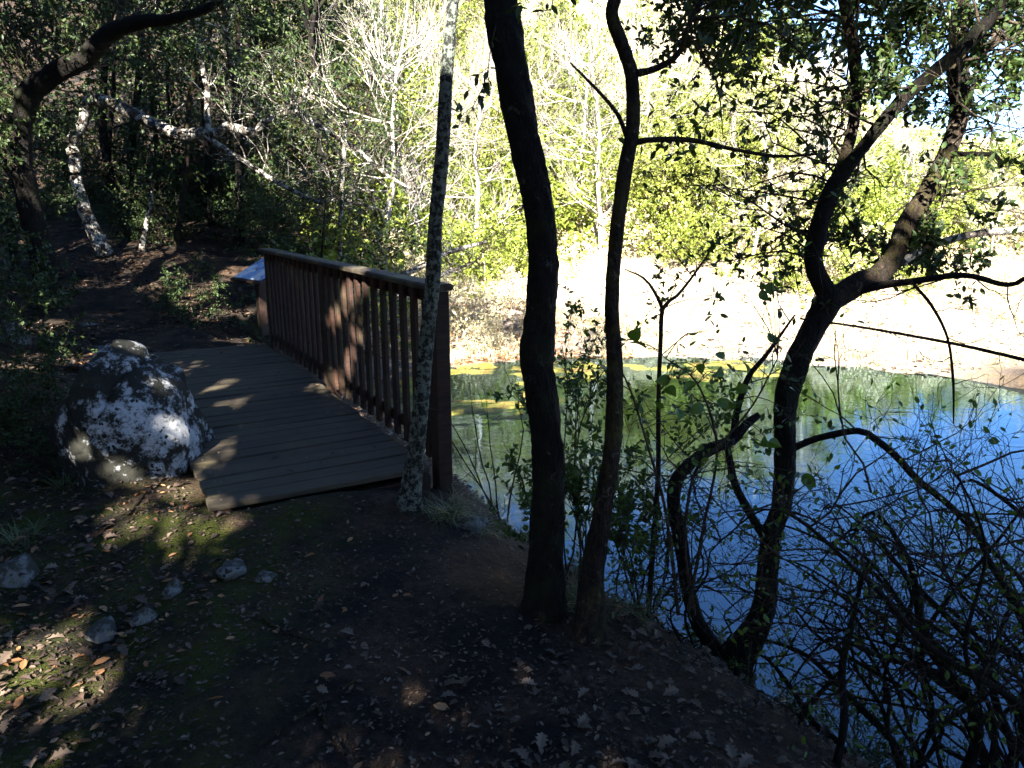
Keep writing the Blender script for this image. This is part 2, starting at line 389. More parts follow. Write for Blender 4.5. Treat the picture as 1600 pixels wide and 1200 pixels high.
# ------------------------------------------------------------------ wooden boardwalk with railing
def bevel_box(lx, ly, lz, b=.006, name='box', wear=None):
    """box with chamfered long edges along x, centred"""
    mb = MB(); prof = [(-ly / 2 + b, -lz / 2), (ly / 2 - b, -lz / 2), (ly / 2, -lz / 2 + b), (ly / 2, lz / 2 - b), (ly / 2 - b, lz / 2), (-ly / 2 + b, lz / 2), (-ly / 2, lz / 2 - b), (-ly / 2, -lz / 2 + b)]
    V = [(s * lx / 2, y, z) for s in (-1, 1) for y, z in prof]
    Q = [[q, (q + 1) % 8, 8 + (q + 1) % 8, 8 + q] for q in range(8)]
    for o in (0, 8):
        f = [o + q for q in range(8)]; f = f[::-1] if o == 0 else f
        Q += [[f[0], f[1], f[2], f[3]], [f[0], f[3], f[4], f[7]], [f[4], f[5], f[6], f[7]]]
    mb.add(V, Q); return mb
def inst(mesh_o, name, parent, loc, rot=(0, 0, 0)):
    o = bpy.data.objects.new(name, mesh_o.data); COL.objects.link(o); o.parent = parent; o.location = loc; o.rotation_euler = rot; return o
rng = np.random.default_rng(11); random.seed(4)
# local frame: x across the deck (towards the pond), y along the railing, origin at the near railing post on the ground
bridge = thing('wooden_footbridge', 'dark brown plank boardwalk with slatted wooden railing along its pond side', 'footbridge', (-.33, 3.95, 0))
bridge.rotation_euler = (0, 0, math.atan2(.4993, .8664))
DL = 4.88; W = 1.25; pw = .1515
NPL = 32
base_pl = None
for kk in range(NPL):
    yy = .2 + pw * (kk + .5)
    rot = (rng.normal(0, .004), rng.normal(0, .006), rng.normal(0, .004)); loc = (-W / 2 - .075 + rng.normal(0, .008), yy, .1 - .017 + rng.normal(0, .0025))
    if base_pl is None:
        base_pl = bevel_box(W, pw - .013, .034, .005).build('plank', M['wood_deck'], bridge, smooth=False); base_pl.location = loc; base_pl.rotation_euler = rot
    else: inst(base_pl, 'plank', bridge, loc, rot)
beam0 = bevel_box(DL + .02, .09, .15, .006).build('beam', M['wood_rail'], bridge, smooth=False); beam0.location = (-.14, DL / 2 + .17, -.012); beam0.rotation_euler = (0, 0, math.pi / 2)
inst(beam0, 'beam', bridge, (-W - .01, DL / 2 + .17, -.012), (0, 0, math.pi / 2))
bevel_box(W - .2, .06, .1, .006).build('end_beam', M['wood_rail'], bridge, smooth=False).location = (-W / 2 - .075, .245, -.03)
RL = 4.76; R0 = .26
post0 = bevel_box(1.55, .1, .1, .008).build('post', M['wood_rail'], bridge, smooth=False)
post0.rotation_euler = (0, math.pi / 2, 0); post0.location = (.03, R0, .375)
inst(post0, 'post', bridge, (.03, R0 + RL / 2 - .02, .375), (0, math.pi / 2, 0)); inst(post0, 'post', bridge, (.03, R0 + RL - .03, .375), (0, math.pi / 2, 0))
cap = bevel_box(RL + .16, .15, .04, .01).build('handrail', M['wood_cap'], bridge, smooth=False); cap.rotation_euler = (0, 0, math.pi / 2); cap.location = (.015, R0 + RL / 2, 1.178)
tr0 = bevel_box(RL / 2 - .14, .04, .085, .005).build('top_rail', M['wood_rail'], bridge, smooth=False)
tr0.rotation_euler = (0, 0, math.pi / 2); tr0.location = (.055, R0 + RL / 4 - .01, 1.11)
inst(tr0, 'top_rail', bridge, (.055, R0 + RL * .75 - .025, 1.11), (0, 0, math.pi / 2))
inst(tr0, 'bottom_rail', bridge, (.055, R0 + RL / 4 - .01, .19), (0, 0, math.pi / 2)); inst(tr0, 'bottom_rail', bridge, (.055, R0 + RL * .75 - .025, .19), (0, 0, math.pi / 2))
bal0 = None
for bay in (0, 1):
    y0 = R0 + .06 + bay * (RL / 2 - .02); y1 = y0 + RL / 2 - .13
    for q in range(12):
        yy = y0 + (y1 - y0) * (q + .5) / 12 
        rot = (rng.normal(0, .006), math.pi / 2 + rng.normal(0, .004), 0); loc = (.015 - .002, yy, .618 + rng.normal(0, .004))
        if bal0 is None:
            bal0 = bevel_box(1.07, .072, .03, .004).build('baluster', M['wood_rail'], bridge, smooth=False); bal0.location = loc; bal0.rotation_euler = rot
        else: inst(bal0, 'baluster', bridge, loc, rot)

m, nt, out = new_mat('screw_steel'); finish(nt, out, (.09, .08, .07), .45, spec=.5); M['steel'] = m
bs = MB(); th = np.linspace(0, 2 * np.pi, 8, endpoint=False); bs.add(np.vstack([np.column_stack([.006 * np.cos(th), .006 * np.sin(th), 0 * th]), np.column_stack([.005 * np.cos(th), .005 * np.sin(th), 0 * th + .003]), [[0, 0, .003]]]), [[k, (k + 1) % 8, 8 + (k + 1) % 8, 8 + k] for k in range(8)], [[8 + k, 8 + (k + 1) % 8, 16] for k in range(8)])
sc0 = None
for pl in [c for c in bridge.children if c.name.startswith('plank')][:14]:          # screw heads on the nearer boards
    for sx in (-W / 2 + .07, W / 2 - .07):
        if sc0 is None: sc0 = bs.build('screw', M['steel'], pl); sc0.location = (sx, 0, .0165)
        else: inst(sc0, 'screw', pl, (sx + random.uniform(-.008, .008), random.uniform(-.02, .02), .0165))
# ------------------------------------------------------------------ information lectern beyond the far end of the railing
sp = np.array([-3.14, 9.05]); sz = float(H(*sp))
sign = thing('information_sign', 'low slanted information panel with blue and white print behind the railing end', 'sign', (sp[0], sp[1], sz))
sign.rotation_euler = (0, 0, math.radians(-45))
for sx in (-.22, .22):
    pm = bevel_box(.85, .1, .1, .008).build('post', M['wood_rail'], sign, smooth=False); pm.rotation_euler = (0, math.pi / 2, 0); pm.location = (sx, .05, .9 - sz - .44)
m, nt, out = new_mat('sign_print')
v = coords(nt, 'Object')
br = N(nt, 'ShaderNodeTexVoronoi', Scale=7.0); br.distance = 'CHEBYCHEV'; nt.links.new(v, br.inputs['Vector'])
sp2 = N(nt, 'ShaderNodeSeparateColor'); nt.links.new(br.outputs['Color'], sp2.inputs[0])
c = ramp(nt, sp2.outputs[0], [(0, (.5, .55, .6)), (.25, (.10, .25, .5)), (.55, (.05, .12, .3)), (.8, (.5, .52, .52)), (.92, (.08, .2, .05))], 'CONSTANT')
c = mix(nt, ramp(nt, noise(nt, 14, v, 5), [(.45, g(0)), (.6, g(.7))]), c, (.3, .42, .55))
finish(nt, out, c, .25, spec=.6); M['print'] = m
fr_ = bevel_box(.80, .56, .035, .008).build('backing_board', M['wood_rail'], sign, smooth=False); fr_.location = (0, 0, .89 - sz); fr_.rotation_euler = (math.radians(28), 0, 0)
pt = bevel_box(.72, .48, .012, .003).build('printed_panel', M['print'], sign, smooth=False); pt.location = (0, -.0108, .9105 - sz); pt.rotation_euler = (math.radians(28), 0, 0)

# ------------------------------------------------------------------ rocks
def rock_mat(name, pale, dark, cover=.5, moss=None, tilt=0):
    m, nt, out = new_mat(name); v = coords(nt, 'Object')
    n1 = mix(nt, .42, noise(nt, 3.6, v, 10, .74), noise(nt, 13, v, 8, .75)); n2 = noise(nt, 22, v, 6, .7); n4 = noise(nt, 60, v, 4, .7)
    vo = N(nt, 'ShaderNodeTexVoronoi', Scale=26.0, Randomness=1.0); vo.feature = 'F1'
    wv = N(nt, 'ShaderNodeVectorMath', operation='ADD'); nt.links.new(v, wv.inputs[0])
    nz = N(nt, 'ShaderNodeTexNoise', Scale=30.0); nt.links.new(v, nz.inputs['Vector']); sc_ = N(nt, 'ShaderNodeVectorMath', operation='SCALE'); sc_.inputs['Scale'].default_value = .05; nt.links.new(nz.outputs[1], sc_.inputs[0]); nt.links.new(sc_.outputs[0], wv.inputs[1]); nt.links.new(wv.outputs[0], vo.inputs['Vector'])
    base = mix(nt, n2, tuple(x * .55 for x in pale), pale)
    if tilt:                                                  # moss, dark crust and painted-in shade darken one flank
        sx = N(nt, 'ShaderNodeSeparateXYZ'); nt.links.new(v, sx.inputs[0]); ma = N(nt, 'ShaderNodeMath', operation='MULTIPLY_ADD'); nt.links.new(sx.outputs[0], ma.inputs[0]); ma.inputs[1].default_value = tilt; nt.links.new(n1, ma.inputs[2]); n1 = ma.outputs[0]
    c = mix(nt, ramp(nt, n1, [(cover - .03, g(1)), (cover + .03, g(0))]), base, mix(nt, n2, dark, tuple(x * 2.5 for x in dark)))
    spots = mix(nt, ramp(nt, vo.outputs['Distance'], [(.26, g(1)), (.36, g(0))]), g(0), ramp(nt, noise(nt, 7, v, 3), [(.5, g(0)), (.58, g(1))]))
    c = mix(nt, spots, c, dark)
    if moss:
        geo = N(nt, 'ShaderNodeNewGeometry'); 
        c = mix(nt, ramp(nt, noise(nt, 5.2, v, 8, .78), [(.58, g(0)), (.66, g(.85))]), c, moss)
    h = N(nt, 'ShaderNodeMath', operation='ADD'); nt.links.new(n2, h.inputs[0]); nt.links.new(n1, h.inputs[1])
    finish(nt, out, c, .92, h.outputs[0], .03, .7, .2); return m
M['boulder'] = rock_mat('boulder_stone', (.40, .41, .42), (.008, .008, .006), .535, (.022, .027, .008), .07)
M['stone'] = rock_mat('small_stone', (.15, .15, .145), (.02, .02, .016), .5, (.05, .055, .012))
M['stone_pale'] = rock_mat('pale_stone', (.6, .56, .5), (.2, .16, .12), .42)
def rock(name, label, loc, size, seed, mat, planes=16, sub=5, rough=.05, group=None, rot=0, shape=None):
    rg = np.random.default_rng(seed)
    import bmesh
    bm = bmesh.new(); bmesh.ops.create_icosphere(bm, subdivisions=sub, radius=1.0)
    D = nrm(np.array([v.co[:] for v in bm.verts]))
    if shape is None:
        Pn = nrm(rg.normal(0, 1, (planes, 3))); Pd = rg.uniform(.72, 1.0, planes)
    else: Pn = nrm(np.array([s[:3] for s in shape], float)); Pd = np.array([s[3] for s in shape])
    dots = D @ Pn.T
    r = 1 / (np.sum(np.maximum(dots / Pd, 0) ** 26, 1) ** (1 / 26) + 1e-6); r = np.minimum(r, 1.5)
    nz = np.zeros(len(D))
    for f_ in (2.5, 4, 6.5, 10, 16, 26):
        for _ in range(4):
            w = nrm(rg.normal(0, 1, 3)) * f_; nz += np.sin(D @ w + rg.uniform(0, 6.3)) / f_ * .9
    for _ in range(5):                                         # a few cracks
        w = nrm(rg.normal(0, 1, 3)); q = np.abs(D @ w - rg.uniform(-.5, .5) + .06 * np.sin(9 * D[:, 0] + 7 * D[:, 2] + rg.uniform(0, 6))); r = r - .05 * rough / .05 * np.exp(-(q / .022) ** 2)
    r = r * (1 + rough * nz * 2)
    V = D * r[:, None] * np.array(size)
    if rot: 
        c_, s_ = math.cos(rot), math.sin(rot); V = np.column_stack([V[:, 0] * c_ - V[:, 1] * s_, V[:, 0] * s_ + V[:, 1] * c_, V[:, 2]])
    T = np.array([[v.index for v in f.verts] for f in bm.faces]); bm.free()
    b = MB(); b.add(V, None, T); o = b.build(name, mat, smooth=True); o.location = tuple(loc)
    return tag(o, label, 'boulder' if 'boulder' in name else 'stone', group)
# faceted limestone boulder: lit face to the right of the ridge, shaded face to the left
shp = [(.75, -.62, .25, .78), (-.75, -.55, .28, .80), (.12, -1, .05, .84), (.95, .1, .12, .9), (-.95, .15, .1, .82), (.1, .9, .3, .9), (.72, -.2, .68, .86), (-.74, -.1, .67, .70), (.05, -.72, .69, .86), (.35, -.2, .92, .90), (-.3, .3, .9, .92), (.45, -.85, .3, .82), (-.35, -.9, .25, .84), (.85, -.5, -.05, .84), (-.85, -.5, -.1, .86), (-.5, -.6, .62, .86), (.05, .7, .7, .85), (.35, -.6, .72, .80), (0, 0, -1, .75), (.4, -.8, -.35, .85), (-.45, -.75, -.3, .9), (.9, -.35, -.2, .86)]
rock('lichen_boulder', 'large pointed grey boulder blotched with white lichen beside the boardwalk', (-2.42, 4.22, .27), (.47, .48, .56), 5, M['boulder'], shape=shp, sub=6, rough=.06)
def ground_rock(name, label, px, py, size, seed, mat, z=0.0, sink=.7, **kw):
    p = atz(px, py, z)
    for _ in range(6): p = atz(px, py, float(H(p[0], p[1])))
    return rock(name, label, (p[0], p[1], float(H(p[0], p[1])) + size[2] * (1 - sink) - size[2] * .35), size, seed, mat, sub=4, **kw)
ground_rock('stone', 'pale lichened stone at the left edge beside the leafy path', 12, 540, (.26, .2, .2), 21, M['stone'])
for i_, (nm, lb, px, py, s_) in enumerate([
    ('stone', 'small mossy stone in the dirt just below the boardwalk corner', 362, 893, (.075, .06, .05)),
    ('stone', 'upper of two grey stones in moss left of the bare dirt', 272, 922, (.05, .045, .05)),
    ('stone', 'lower of two grey stones in moss left of the bare dirt', 226, 965, (.055, .05, .055)),
    ('stone', 'flat pointed grey stone lying in the moss at lower left', 158, 992, (.075, .05, .05)),
    ('stone', 'white lichened stone in shade at the left edge below the boulder', 28, 900, (.09, .08, .1)),
    ('stone', 'tiny grey stone right of the mossy stone near the boardwalk', 412, 905, (.05, .04, .035)),
    ('stone', 'half buried rounded stone at the bank under the near railing post', 728, 822, (.1, .08, .06)),
    ('stone', 'flat pale stone lying on the path behind the boulder', 137, 508, (.12, .1, .05)),
    ('stone', 'small stone on the leaf litter above the big boulder', 168, 545, (.11, .08, .05))]):
    ground_rock(nm, lb, px, py, s_, 40 + i_, M['stone'])
for i_, (lb, px, py, s_) in enumerate([('large pale rock on the sunlit far bank at right', 1545, 500, (.42, .3, .22)), ('low pale stone at the far water edge below the large rock', 1430, 545, (.2, .16, .1)), ('white stone on the sunlit far bank behind the forked tree', 1120, 470, (.3, .2, .12)), ('pale stone in the dry grass behind the railing post', 800, 498, (.22, .18, .12))]):
    ground_rock('pale_rock', lb, px, py, s_, 60 + i_, M['stone_pale'], -.8)
#--CONTINUE--
# ------------------------------------------------------------------ trees and bushes
def gz(x, y): return float(H(np.array(x), np.array(y)))
def make_stem(name, pts, mat, parent, sides=14, rough=.09, step=.05, seed=0, foot=None):
    P, r = limb_path(pts, step)
    if foot is not None:                                      # run the trunk down into the soil and flare it
        b = P[0].copy(); z = gz(b[0], b[1])
        dn = np.array([[b[0], b[1], zz] for zz in np.arange(z - .12, b[2] - .02, step)])
        if len(dn): P = np.vstack([dn, P]); r = np.concatenate([np.full(len(dn), r[0]), r])
        r = r * (1 + foot * np.exp(-np.maximum(P[:, 2] - z, 0) / .12))
    o = np.array(parent.location); b = MB()
    tubes(b, [(P, r)], sides, np.random.default_rng(seed), rough)
    return b.build(name, mat, parent, origin=o), P, r
def foliage(parent, tub, lp, mat_t, mat_l, size, rng, shape='leaf', tname='twigs', cname='crown', sides=4, flat=.6, jitter=.3):
    o = np.array(parent.location)
    if tub:
        b = MB(); tubes(b, tub, sides); b.build(tname, mat_t, parent, origin=o, kind='stuff')
    if lp:
        P = np.array([p for p, d in lp]); D = np.array([d for p, d in lp]); b = MB()
        leaves(b, P, D, size * rng.uniform(1 - jitter, 1 + jitter, len(P)), rng, shape, flat); b.build(cname, mat_l, parent, smooth=False, origin=o, kind='stuff')
def base_of(pts, z=None):
    p = aty(*pts[0][:3]); return (p[0], p[1], gz(p[0], p[1]))
def up_ok(maxz=4.3, ymin=1.6):
    return lambda p: p[2] < maxz and p[1] > ymin

# --- thick dark trunk in the middle
A = [(850, 962, 2.78, 48), (852, 880, 2.8, 52), (857, 760, 2.83, 50), (850, 650, 2.86, 48), (838, 560, 2.9, 52), (846, 480, 2.93, 48), (846, 350, 2.97, 46), (815, 200, 3.02, 50), (783, 0, 3.08, 54), (766, -200, 3.14, 52), (770, -500, 3.25, 46), (760, -900, 3.4, 36)]
tA = thing('oak_tree', 'thick dark bare trunk leaning left in the middle, closest to the pond edge', 'tree', base_of(A))
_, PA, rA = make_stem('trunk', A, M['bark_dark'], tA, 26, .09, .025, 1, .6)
rng = np.random.default_rng(21); tub = []; lp = []
cfg = dict(n=5, kids=(3, 5), leaves=7, spread=.9, ok=up_ok(4.6), leaf_lvl=1, wob=.25)
for k in range(9):
    p = PA[int(len(PA) * rng.uniform(.72, .99))]; d = nrm(np.array([rng.uniform(-1, 1), rng.uniform(-.6, .8), rng.uniform(.1, .7)])); grow(rng, p, d, rng.uniform(.6, 1.1), .014, 2, cfg, tub, lp)
for (px, py) in ((757, 80), (745, 150), (832, 10)):             # small leafy shoots hanging beside the trunk
    grow(rng, aty(px + 18, py - 40, 3.0), (-.3 if px < 800 else .4, 0, -1), .22, .003, 1, dict(n=4, kids=(2, 4), leaves=5, leaf_lvl=1, spread=.8, lift=-.1), tub, lp)
foliage(tA, tub, lp, M['twig'], M['leaf_oak'], .045, rng)

def upper_crown(t, c, r, num, seed, size=.09):
    rg = np.random.default_rng(seed); o = np.array(t.location); cl = nrm(rg.normal(0, 1, (40, 3))) * rg.uniform(.2, 1, (40, 1)) ** .5 * np.array(r) + np.array(c)
    L = cl[rg.integers(0, 40, num)] + rg.normal(0, .22, (num, 3)); L = L[~inframe(L, 40)]
    b = MB(); leaves(b, L, rg.normal(0, 1, (len(L), 3)), rg.uniform(.7, 1.3, len(L)) * size, rg, 'simple'); b.build('upper_crown', M['leaf_oak'], t, smooth=False, origin=o, kind='stuff')
upper_crown(tA, (-.2, 3.4, 5.6), (1.5, 1.2, 1.3), 2600, 801)
# --- slimmer dark trunk to its right
B = [(920, 1012, 2.62, 38), (925, 900, 2.66, 34), (941, 800, 2.7, 30), (958, 690, 2.74, 28), (960, 570, 2.79, 24), (956, 470, 2.83, 22), (963, 370, 2.87, 22), (976, 270, 2.92, 24), (988, 200, 2.96, 22), (987, 120, 3.0, 20), (974, 75, 3.02, 20), (956, 22, 3.05, 20), (968, -40, 3.08, 20), (975, -250, 3.2, 18), (960, -520, 3.35, 14)]
tB = thing('oak_tree', 'slender dark trunk with a forked crook, right of the thick dark trunk', 'tree', base_of(B))
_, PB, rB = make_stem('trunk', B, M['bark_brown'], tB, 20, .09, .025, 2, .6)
brs = []
for q, pts in enumerate([[(986, 116, 3.0, 14), (1010, 112, 2.98, 11), (1040, 100, 2.97, 10), (1064, 78, 2.96, 9), (1080, 30, 2.95, 8), (1130, -60, 3.0, 6)],
            [(980, 216, 2.95, 8), (967, 182, 2.93, 7), (940, 148, 2.9, 6), (891, 98, 2.87, 3)],
            [(985, 226, 2.95, 11), (1010, 219, 2.95, 9), (1080, 219, 2.97, 8), (1150, 234, 3.0, 6), (1215, 244, 3.05, 5), (1290, 240, 3.1, 3)]]):
    brs.append(make_stem('branch', pts, M['bark_brown'], tB, 8, .06, .03, 30 + q)[1])
tub = []; lp = []
cfgB = dict(n=5, kids=(3, 6), leaves=6, spread=.9, ok=up_ok(4.2), leaf_lvl=1, wob=.25)
for k in range(7):
    p = brs[0][int(len(brs[0]) * rng.uniform(.45, .99))]; grow(rng, p, (rng.uniform(-.3, 1), rng.uniform(-.5, .4), rng.uniform(-.3, .6)), rng.uniform(.3, .6), .006, 2, cfgB, tub, lp)
for k in range(4):
    p = brs[2][int(len(brs[2]) * rng.uniform(.2, .99))]; grow(rng, p, (rng.uniform(-.3, .6), rng.uniform(-.4, .4), rng.uniform(-1, .6)), rng.uniform(.15, .3), .003, 1, dict(n=4, kids=(1, 3), leaves=3, leaf_lvl=1), tub, lp)
for k in range(6):
    p = PB[int(len(PB) * rng.uniform(.75, .99))]; grow(rng, p, (rng.uniform(-.6, 1), rng.uniform(-.5, .7), rng.uniform(.0, .6)), rng.uniform(.5, 1.0), .01, 2, cfgB, tub, lp)
foliage(tB, tub, lp, M['twig'], M['leaf_oak'], .042, rng)

# --- forked multi-stemmed tree over the water
Y0 = 3.2
C = [(1150, 1032, 3.1, 44), (1188, 968, 3.13, 37), (1198, 907, 3.15, 32), (1205, 835, 3.17, 30), (1223, 785, 3.2, 30), (1226, 695, 3.25, 33), (1228, 625, 3.28, 35), (1241, 580, 3.3, 37), (1267, 520, 3.32, 36), (1296, 466, 3.35, 42)]
tC = thing('forked_tree', 'forked multi-stemmed dark tree leaning over the pond at right', 'tree', base_of(C))
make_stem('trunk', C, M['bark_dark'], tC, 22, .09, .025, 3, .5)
limbs = {}
for q, (key, pts, mt) in enumerate([
    ('left', [(1297, 468, 3.35, 34), (1272, 418, 3.36, 28), (1273, 385, 3.37, 28), (1287, 332, 3.38, 28), (1306, 288, 3.4, 28), (1340, 241, 3.38, 20), (1382, 189, 3.36, 20), (1417, 147, 3.34, 21), (1466, 108, 3.32, 22), (1515, 63, 3.3, 21), (1571, 0, 3.27, 18), (1660, -110, 3.2, 15), (1750, -250, 3.2, 11)], 'bark_dark'),
    ('up', [(1303, 292, 3.4, 22), (1322, 238, 3.44, 18), (1333, 196, 3.47, 17), (1338, 140, 3.5, 17), (1333, 70, 3.53, 19), (1322, 15, 3.56, 18), (1300, -120, 3.65, 14), (1310, -300, 3.8, 10)], 'bark_brown'),
    ('right', [(1294, 474, 3.36, 34), (1337, 445, 3.4, 36), (1372, 430, 3.44, 32), (1399, 398, 3.48, 28), (1417, 350, 3.52, 29), (1452, 294, 3.57, 28), (1483, 231, 3.62, 26), (1500, 175, 3.66, 28), (1497, 122, 3.7, 31), (1497, 70, 3.74, 26), (1502, 0, 3.8, 23), (1490, -150, 3.9, 18), (1510, -320, 4.0, 12)], 'bark_brown'),
    ('level', [(1330, 458, 3.38, 14), (1375, 446, 3.34, 13), (1417, 441, 3.3, 11), (1505, 430, 3.22, 9), (1575, 445, 3.15, 8), (1612, 430, 3.1, 7), (1700, 405, 3.0, 5)], 'bark_dark'),
    ('pale', [(1404, 412, 3.47, 14), (1440, 392, 3.5, 12), (1473, 378, 3.53, 12), (1532, 364, 3.58, 11), (1600, 357, 3.64, 11), (1720, 330, 3.75, 8)], 'bark_pale'),
    ('upright', [(1492, 120, 3.7, 16), (1520, 92, 3.72, 15), (1560, 62, 3.76, 14), (1605, 25, 3.8, 12), (1700, -60, 3.9, 8)], 'bark_brown'),
    ('short', [(1480, 240, 3.62, 9), (1510, 241, 3.6, 8), (1555, 243, 3.57, 7), (1566, 262, 3.56, 7)], 'bark_dark'),
    ('arch', [(1240, 700, 3.25, 12), (1277, 685, 3.2, 11), (1340, 673, 3.12, 11), (1367, 686, 3.08, 11), (1400, 712, 3.04, 11), (1435, 751, 3.0, 11), (1487, 793, 2.95, 10), (1560, 870, 2.9, 8), (1660, 960, 2.8, 5)], 'bark_dark'),
    ('second', [(1125, 1022, 3.1, 26), (1091, 973, 3.06, 24), (1074, 914, 3.05, 22), (1063, 844, 3.05, 22), (1053, 785, 3.06, 22), (1060, 745, 3.08, 20), (1102, 706, 3.1, 19), (1144, 688, 3.12, 16), (1165, 664, 3.14, 15), (1186, 648, 3.15, 10)], 'bark_dark'),
    ('second_up', [(1146, 690, 3.12, 12), (1151, 646, 3.12, 11), (1169, 590, 3.1, 9), (1197, 555, 3.08, 7), (1242, 492, 3.05, 3)], 'bark_dark'),
    ('brace', [(1137, 700, 3.12, 11), (1148, 755, 3.13, 12), (1169, 797, 3.15, 13), (1196, 842, 3.17, 14)], 'bark_dark'),
    ('droop', [(1428, 444, 3.3, 5), (1456, 478, 3.27, 5), (1480, 527, 3.25, 4), (1489, 590, 3.22, 4), (1490, 662, 3.2, 2)], 'bark_dark'),
    ('rod', [(1250, 498, 3.33, 3), (1350, 512, 3.25, 4), (1480, 535, 3.12, 5), (1600, 562, 3.0, 6), (1700, 590, 2.9, 6)], 'bark_dark')]):
    limbs[key] = make_stem('branch', pts, M[mt], tC, 12 if pts[0][3] > 15 else 8, .07, .03, 50 + q)[1]
tub = []; lp = []; tub2 = []; lp2 = []
cfgC = dict(n=5, kids=(3, 6), leaves=6, spread=.95, ok=up_ok(4.3), leaf_lvl=1, wob=.25)
def sprout(key, lo, hi, num, L, lvl, cfg, zr=(-.2, .7), xr=(-1, 1), yr=(-.4, .7), r=.008):
    Pk = limbs[key]
    for k in range(num):
        p = Pk[int((len(Pk) - 1) * rng.uniform(lo, hi))]
        grow(rng, p, (rng.uniform(*xr), rng.uniform(*yr), rng.uniform(*zr)), rng.uniform(*L), r, lvl, cfg, tub, lp)
sprout('left', .55, 1, 12, (.4, .9), 2, cfgC)
sprout('up', .35, 1, 13, (.4, .9), 2, cfgC, xr=(-1.2, .6))
sprout('right', .6, 1, 13, (.4, .9), 2, cfgC)
sprout('upright', .1, 1, 8, (.4, .8), 2, cfgC)
sparse = dict(n=5, kids=(2, 5), leaves=3, spread=.9, ok=up_ok(4), leaf_lvl=0, wob=.3)
sprout('left', .12, .55, 8, (.35, .7), 2, sparse, xr=(-1.2, .4), zr=(-.4, .6), r=.006)
sprout('right', .1, .6, 9, (.35, .7), 2, sparse, xr=(-.2, 1.2), zr=(-.5, .6), r=.006)
sprout('up', .05, .4, 6, (.3, .6), 2, sparse, xr=(-1.2, .2), zr=(-.5, .4), r=.005)
bare = dict(n=6, kids=(2, 4), leaves=0, spread=.8, wob=.3)
sprout('level', .2, 1, 7, (.25, .55), 2, bare, zr=(-1, .3), r=.004)
sprout('droop', .2, .9, 4, (.15, .35), 1, bare, zr=(-.6, .3), r=.003)
sprout('short', .3, 1, 4, (.2, .5), 1, bare, zr=(-.8, .3), r=.003)
sprout('arch', .15, 1, 14, (.3, .6), 2, bare, zr=(-.8, .8), r=.004)
sprout('second', .3, 1, 8, (.25, .6), 2, sparse, zr=(-.3, .9), r=.004)
sprout('second_up', .1, 1, 6, (.2, .4), 2, sparse, zr=(-.2, .7), r=.003)
sprout('rod', .2, .9, 5, (.2, .4), 1, bare, zr=(-.6, .6), r=.002)
sprout('pale', .3, 1, 7, (.25, .5), 2, sparse, zr=(-.7, .6), r=.004)
def reach(num, xr, yr, Yr, cfg, L, allowed):
    pool = np.concatenate([limbs[k] for k in allowed])
    for k in range(num):
        T = aty(rng.uniform(*xr), rng.uniform(*yr), rng.uniform(*Yr)); q = pool[np.argsort(np.linalg.norm(pool - T, axis=1))[rng.integers(0, 12)]]
        L0 = np.linalg.norm(T - q)
        if L0 > .12: tub.append((catmull(np.array([q, (q + T) / 2 + rng.normal(0, .06, 3) * L0 + np.array([0, 0, .1 * L0]), T]), 9)[:5], np.linspace(.006, .003, 5)))
        for _ in range(3): grow(rng, T, nrm(T - q + rng.normal(0, .3, 3)) + rng.normal(0, .6, 3), rng.uniform(*L), .003, 2, cfg, tub, lp)
dense = dict(n=5, kids=(3, 6), leaves=7, spread=1.0, leaf_lvl=1, wob=.25, lift=0)
reach(16, (1060, 1330), (-90, 70), (3.2, 4.2), dense, (.14, .3), ('up', 'left'))
reach(22, (1300, 1640), (-90, 90), (3.2, 4.3), dense, (.14, .3), ('up', 'left', 'right', 'upright'))
reach(8, (1130, 1330), (60, 330), (3.3, 4.0), sparse, (.15, .3), ('up', 'left'))
reach(9, (1480, 1620), (110, 240), (3.4, 4.2), sparse, (.15, .3), ('right', 'upright'))
reach(9, (1290, 1500), (300, 440), (3.3, 3.8), dict(dense, leaves=4), (.1, .22), ('left', 'right'))
reach(6, (1130, 1260), (330, 420), (3.3, 3.8), sparse, (.12, .25), ('left',))
foliage(tC, tub, lp, M['twig'], M['leaf_oak'], .036, rng)
# one long dead leaf hanging in the fork
b = MB(); leaves(b, [aty(1377, 82, 3.3)], [(0.0, .0, -1)], [.1], rng, 'leaf', 0); ob = b.build('hanging_leaf', M['leaf_dark'], tC, smooth=False, origin=np.array(tC.location))

# --- slim lichen-covered trunk in front of the near railing post
D_ = [(640, 778, 3.72, 34), (648, 720, 3.72, 28), (656, 650, 3.72, 25), (668, 520, 3.73, 23), (677, 430, 3.74, 24), (680, 350, 3.75, 22), (690, 250, 3.78, 22), (699, 100, 3.82, 20), (708, 0, 3.86, 17), (716, -150, 3.92, 15), (730, -420, 4.05, 11)]
tD = thing('lichen_tree', 'slim straight pale grey lichen-covered trunk in front of the near railing post', 'tree', base_of(D_))
_, PD, rD = make_stem('trunk', D_, M['bark_lichen'], tD, 16, .06, .025, 4, .25)
tub = []; lp = []
for k in range(8):
    p = PD[int(len(PD) * rng.uniform(.78, .99))]; grow(rng, p, (rng.uniform(-1, 1), rng.uniform(-.7, .7), rng.uniform(.1, .7)), rng.uniform(.4, .9), .008, 2, dict(n=5, kids=(2, 5), leaves=5, leaf_lvl=1, ok=up_ok(4.6)), tub, lp)
foliage(tD, tub, lp, M['twig'], M['leaf_oak'], .04, rng)

upper_crown(tD, (-1.3, 4.3, 5.9), (1.5, 1.3, 1.4), 4500, 802)
